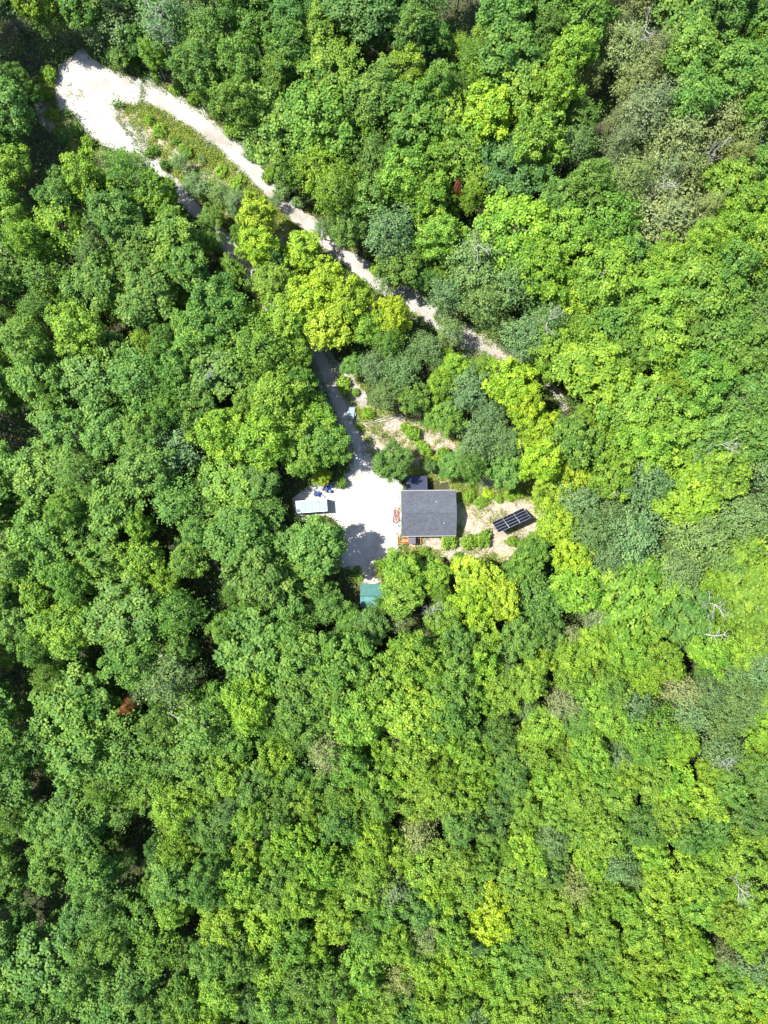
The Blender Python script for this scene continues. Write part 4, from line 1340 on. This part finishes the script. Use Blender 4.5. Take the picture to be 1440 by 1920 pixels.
DP = [branchy(40 + i, 14.5, 0.15, 2.5, 4) for i in range(4)]
DEAD = [(890, 470, 15.5, 1.0, 'bare grey branches rising through the very large tree right of the upper road'),
        (1348, 838, 13.5, 0.9, 'bare grey-white dead tree on the right, upper of the pair level with the lean-to'),
        (1378, 905, 13.0, 1.0, 'bare grey-white dead tree on the right, lower of the pair level with the lean-to'),
        (1325, 1130, 13.5, 1.1, 'bare white dead tree above the fallen pale trunk on the right edge'),
        (318, 1340, 13.0, 1.0, 'bare grey dead tree right of the browned tree on the left'),
        (812, 1142, 11.5, 0.75, 'bare grey dead tree between yellow trees below the cabin'),
        (1218, 55, 15.0, 0.9, 'bare grey dead tree among olive trees at the top right'),
        (1240, 345, 14.0, 0.9, 'bare grey dead tree below the olive trees at the right'),
        (295, 30, 18.0, 1.0, 'bare pale branches of the tall tree above the turnaround'),
        (1030, 605, 14.0, 0.8, 'bare pale branches beside the upper end of the rubble track'),
        (1395, 1665, 12.5, 1.0, 'bare pale dead tree on the right edge near the bottom'),
        (1365, 1430, 12.5, 0.8, 'bare pale dead tree on the right edge below the fallen trunk'),
        (1145, 905, 13.0, 0.9, 'bare grey branches in the feathery tree right of the yellow trees'),
        (390, 700, 12.5, 0.7, 'bare grey dead tree in the forest left of the driveway'),
        (1345, 285, 13.5, 0.8, 'bare dark grey dead tree right of the olive trees')]
for k, (px, py, h, s, lab) in enumerate(DEAD):
    a, b = DP[k % 4]
    h += 1.8
    w = at(px, py, h * 0.88)
    t = thing('dead_tree', (w.x, w.y, 0), prng.uniform(0, 6.28), lab, 'dead tree', 'bare dead trees')
    t.scale = (s, s, h / 14.5)
    link('trunk', a, None, t); tag(link('branches', b, None, t), kind='stuff')
# leaning pale snag, caught in the crowns on the right edge
w = at(1338, 1190, 12.0)
m = MB(); m.tube([(-2.4, 0.25, -1.2), (-1.2, 0.1, 0.0), (0.2, -0.15, 0.3), (1.4, 0.05, 0.35), (2.8, 0.3, 0.2)], [0.13, 0.11, 0.09, 0.06, 0.02], 7)
t = thing('fallen_trunk', (w.x, w.y, 12.2), RAD(2), 'pale fallen trunk caught level in the crowns on the right edge', 'fallen trunk')
m.build('trunk', M_BARE, t)
for (x, a, L) in ((-0.6, 1.9, 1.6), (-0.2, -1.2, 1.9), (0.3, 1.2, 1.9), (0.9, -0.9, 1.6), (-0.4, -1.9, 1.3), (1.4, 0.9, 1.4), (0.7, 1.6, 1.2), (1.5, -0.6, 1.3)):
    m = MB(); m.tube([(x, 0, 0.25), (x + math.cos(a) * L * .5, math.sin(a) * L * .5, 0.45), (x + math.cos(a) * L, math.sin(a) * L, 0.5)], [0.06, 0.04, 0.015], 5); m.build('branch', M_BARE, t)
# bare trunks that show in the gaps
for k, (px, py, h, dx, dy, lab) in enumerate(((104, 80, 12, 0.5, -0.3, 'leaning bare trunk in the dark gap at the top left corner'), (190, 74, 10, -0.6, 0.2, 'bare trunk right of the leaning trunk at the top left'), (806, 672, 11, 0.5, -0.2, 'pale thin trunk standing among feathery trees below the upper road'))):
    w = at(px, py, 0)
    m = MB(); m.tube([(0, 0, -0.1), (dx * 0.4, dy * 0.6, h * 0.5), (dx, dy, h)], [0.2, 0.14, 0.05], 7)
    t = thing('bare_trunk', (w.x, w.y, 0), 0, lab, 'bare trunk')
    m.build('stem', M_BARE, t)
    for q in range(4):
        z_ = h * (0.55 + 0.1 * q); a_ = q * 2.2 + k
        c_ = Vector((dx * z_ / h * 0.9, dy * z_ / h, z_))
        m = MB(); m.tube([c_, c_ + Vector((math.cos(a_) * 0.6, math.sin(a_) * 0.6, 0.35)), c_ + Vector((math.cos(a_) * 1.2, math.sin(a_) * 1.2, 0.5))], [0.05, 0.03, 0.01], 5)
        m.build('branch', M_BARE, t)
# brush pile right of the cabin
bp_ = MB()
for k in range(95):
    a = prng.gauss(-0.6, 0.7); L = prng.uniform(0.8, 3.4)
    x, y = prng.gauss(0, 0.8), prng.gauss(0, 0.8)
    z = abs(prng.gauss(0.25, 0.2))
    d = Vector((math.cos(a), math.sin(a), prng.uniform(-0.05, 0.15)))
    p = Vector((x, y, z + 0.05))
    bp_.tube([p - d * L / 2, p + Vector((prng.uniform(-.1, .1), prng.uniform(-.1, .1), 0.05)), p + d * L / 2], [0.045, 0.035, 0.012], 4, cap=False)
o = bp_.build('brush_pile', M_BARE)
w = at(918, 905); o.location = (w.x, w.y, 0)
tag(o, 'heap of cut grey branches at the tree edge right of the cabin', 'brush pile', kind='stuff')
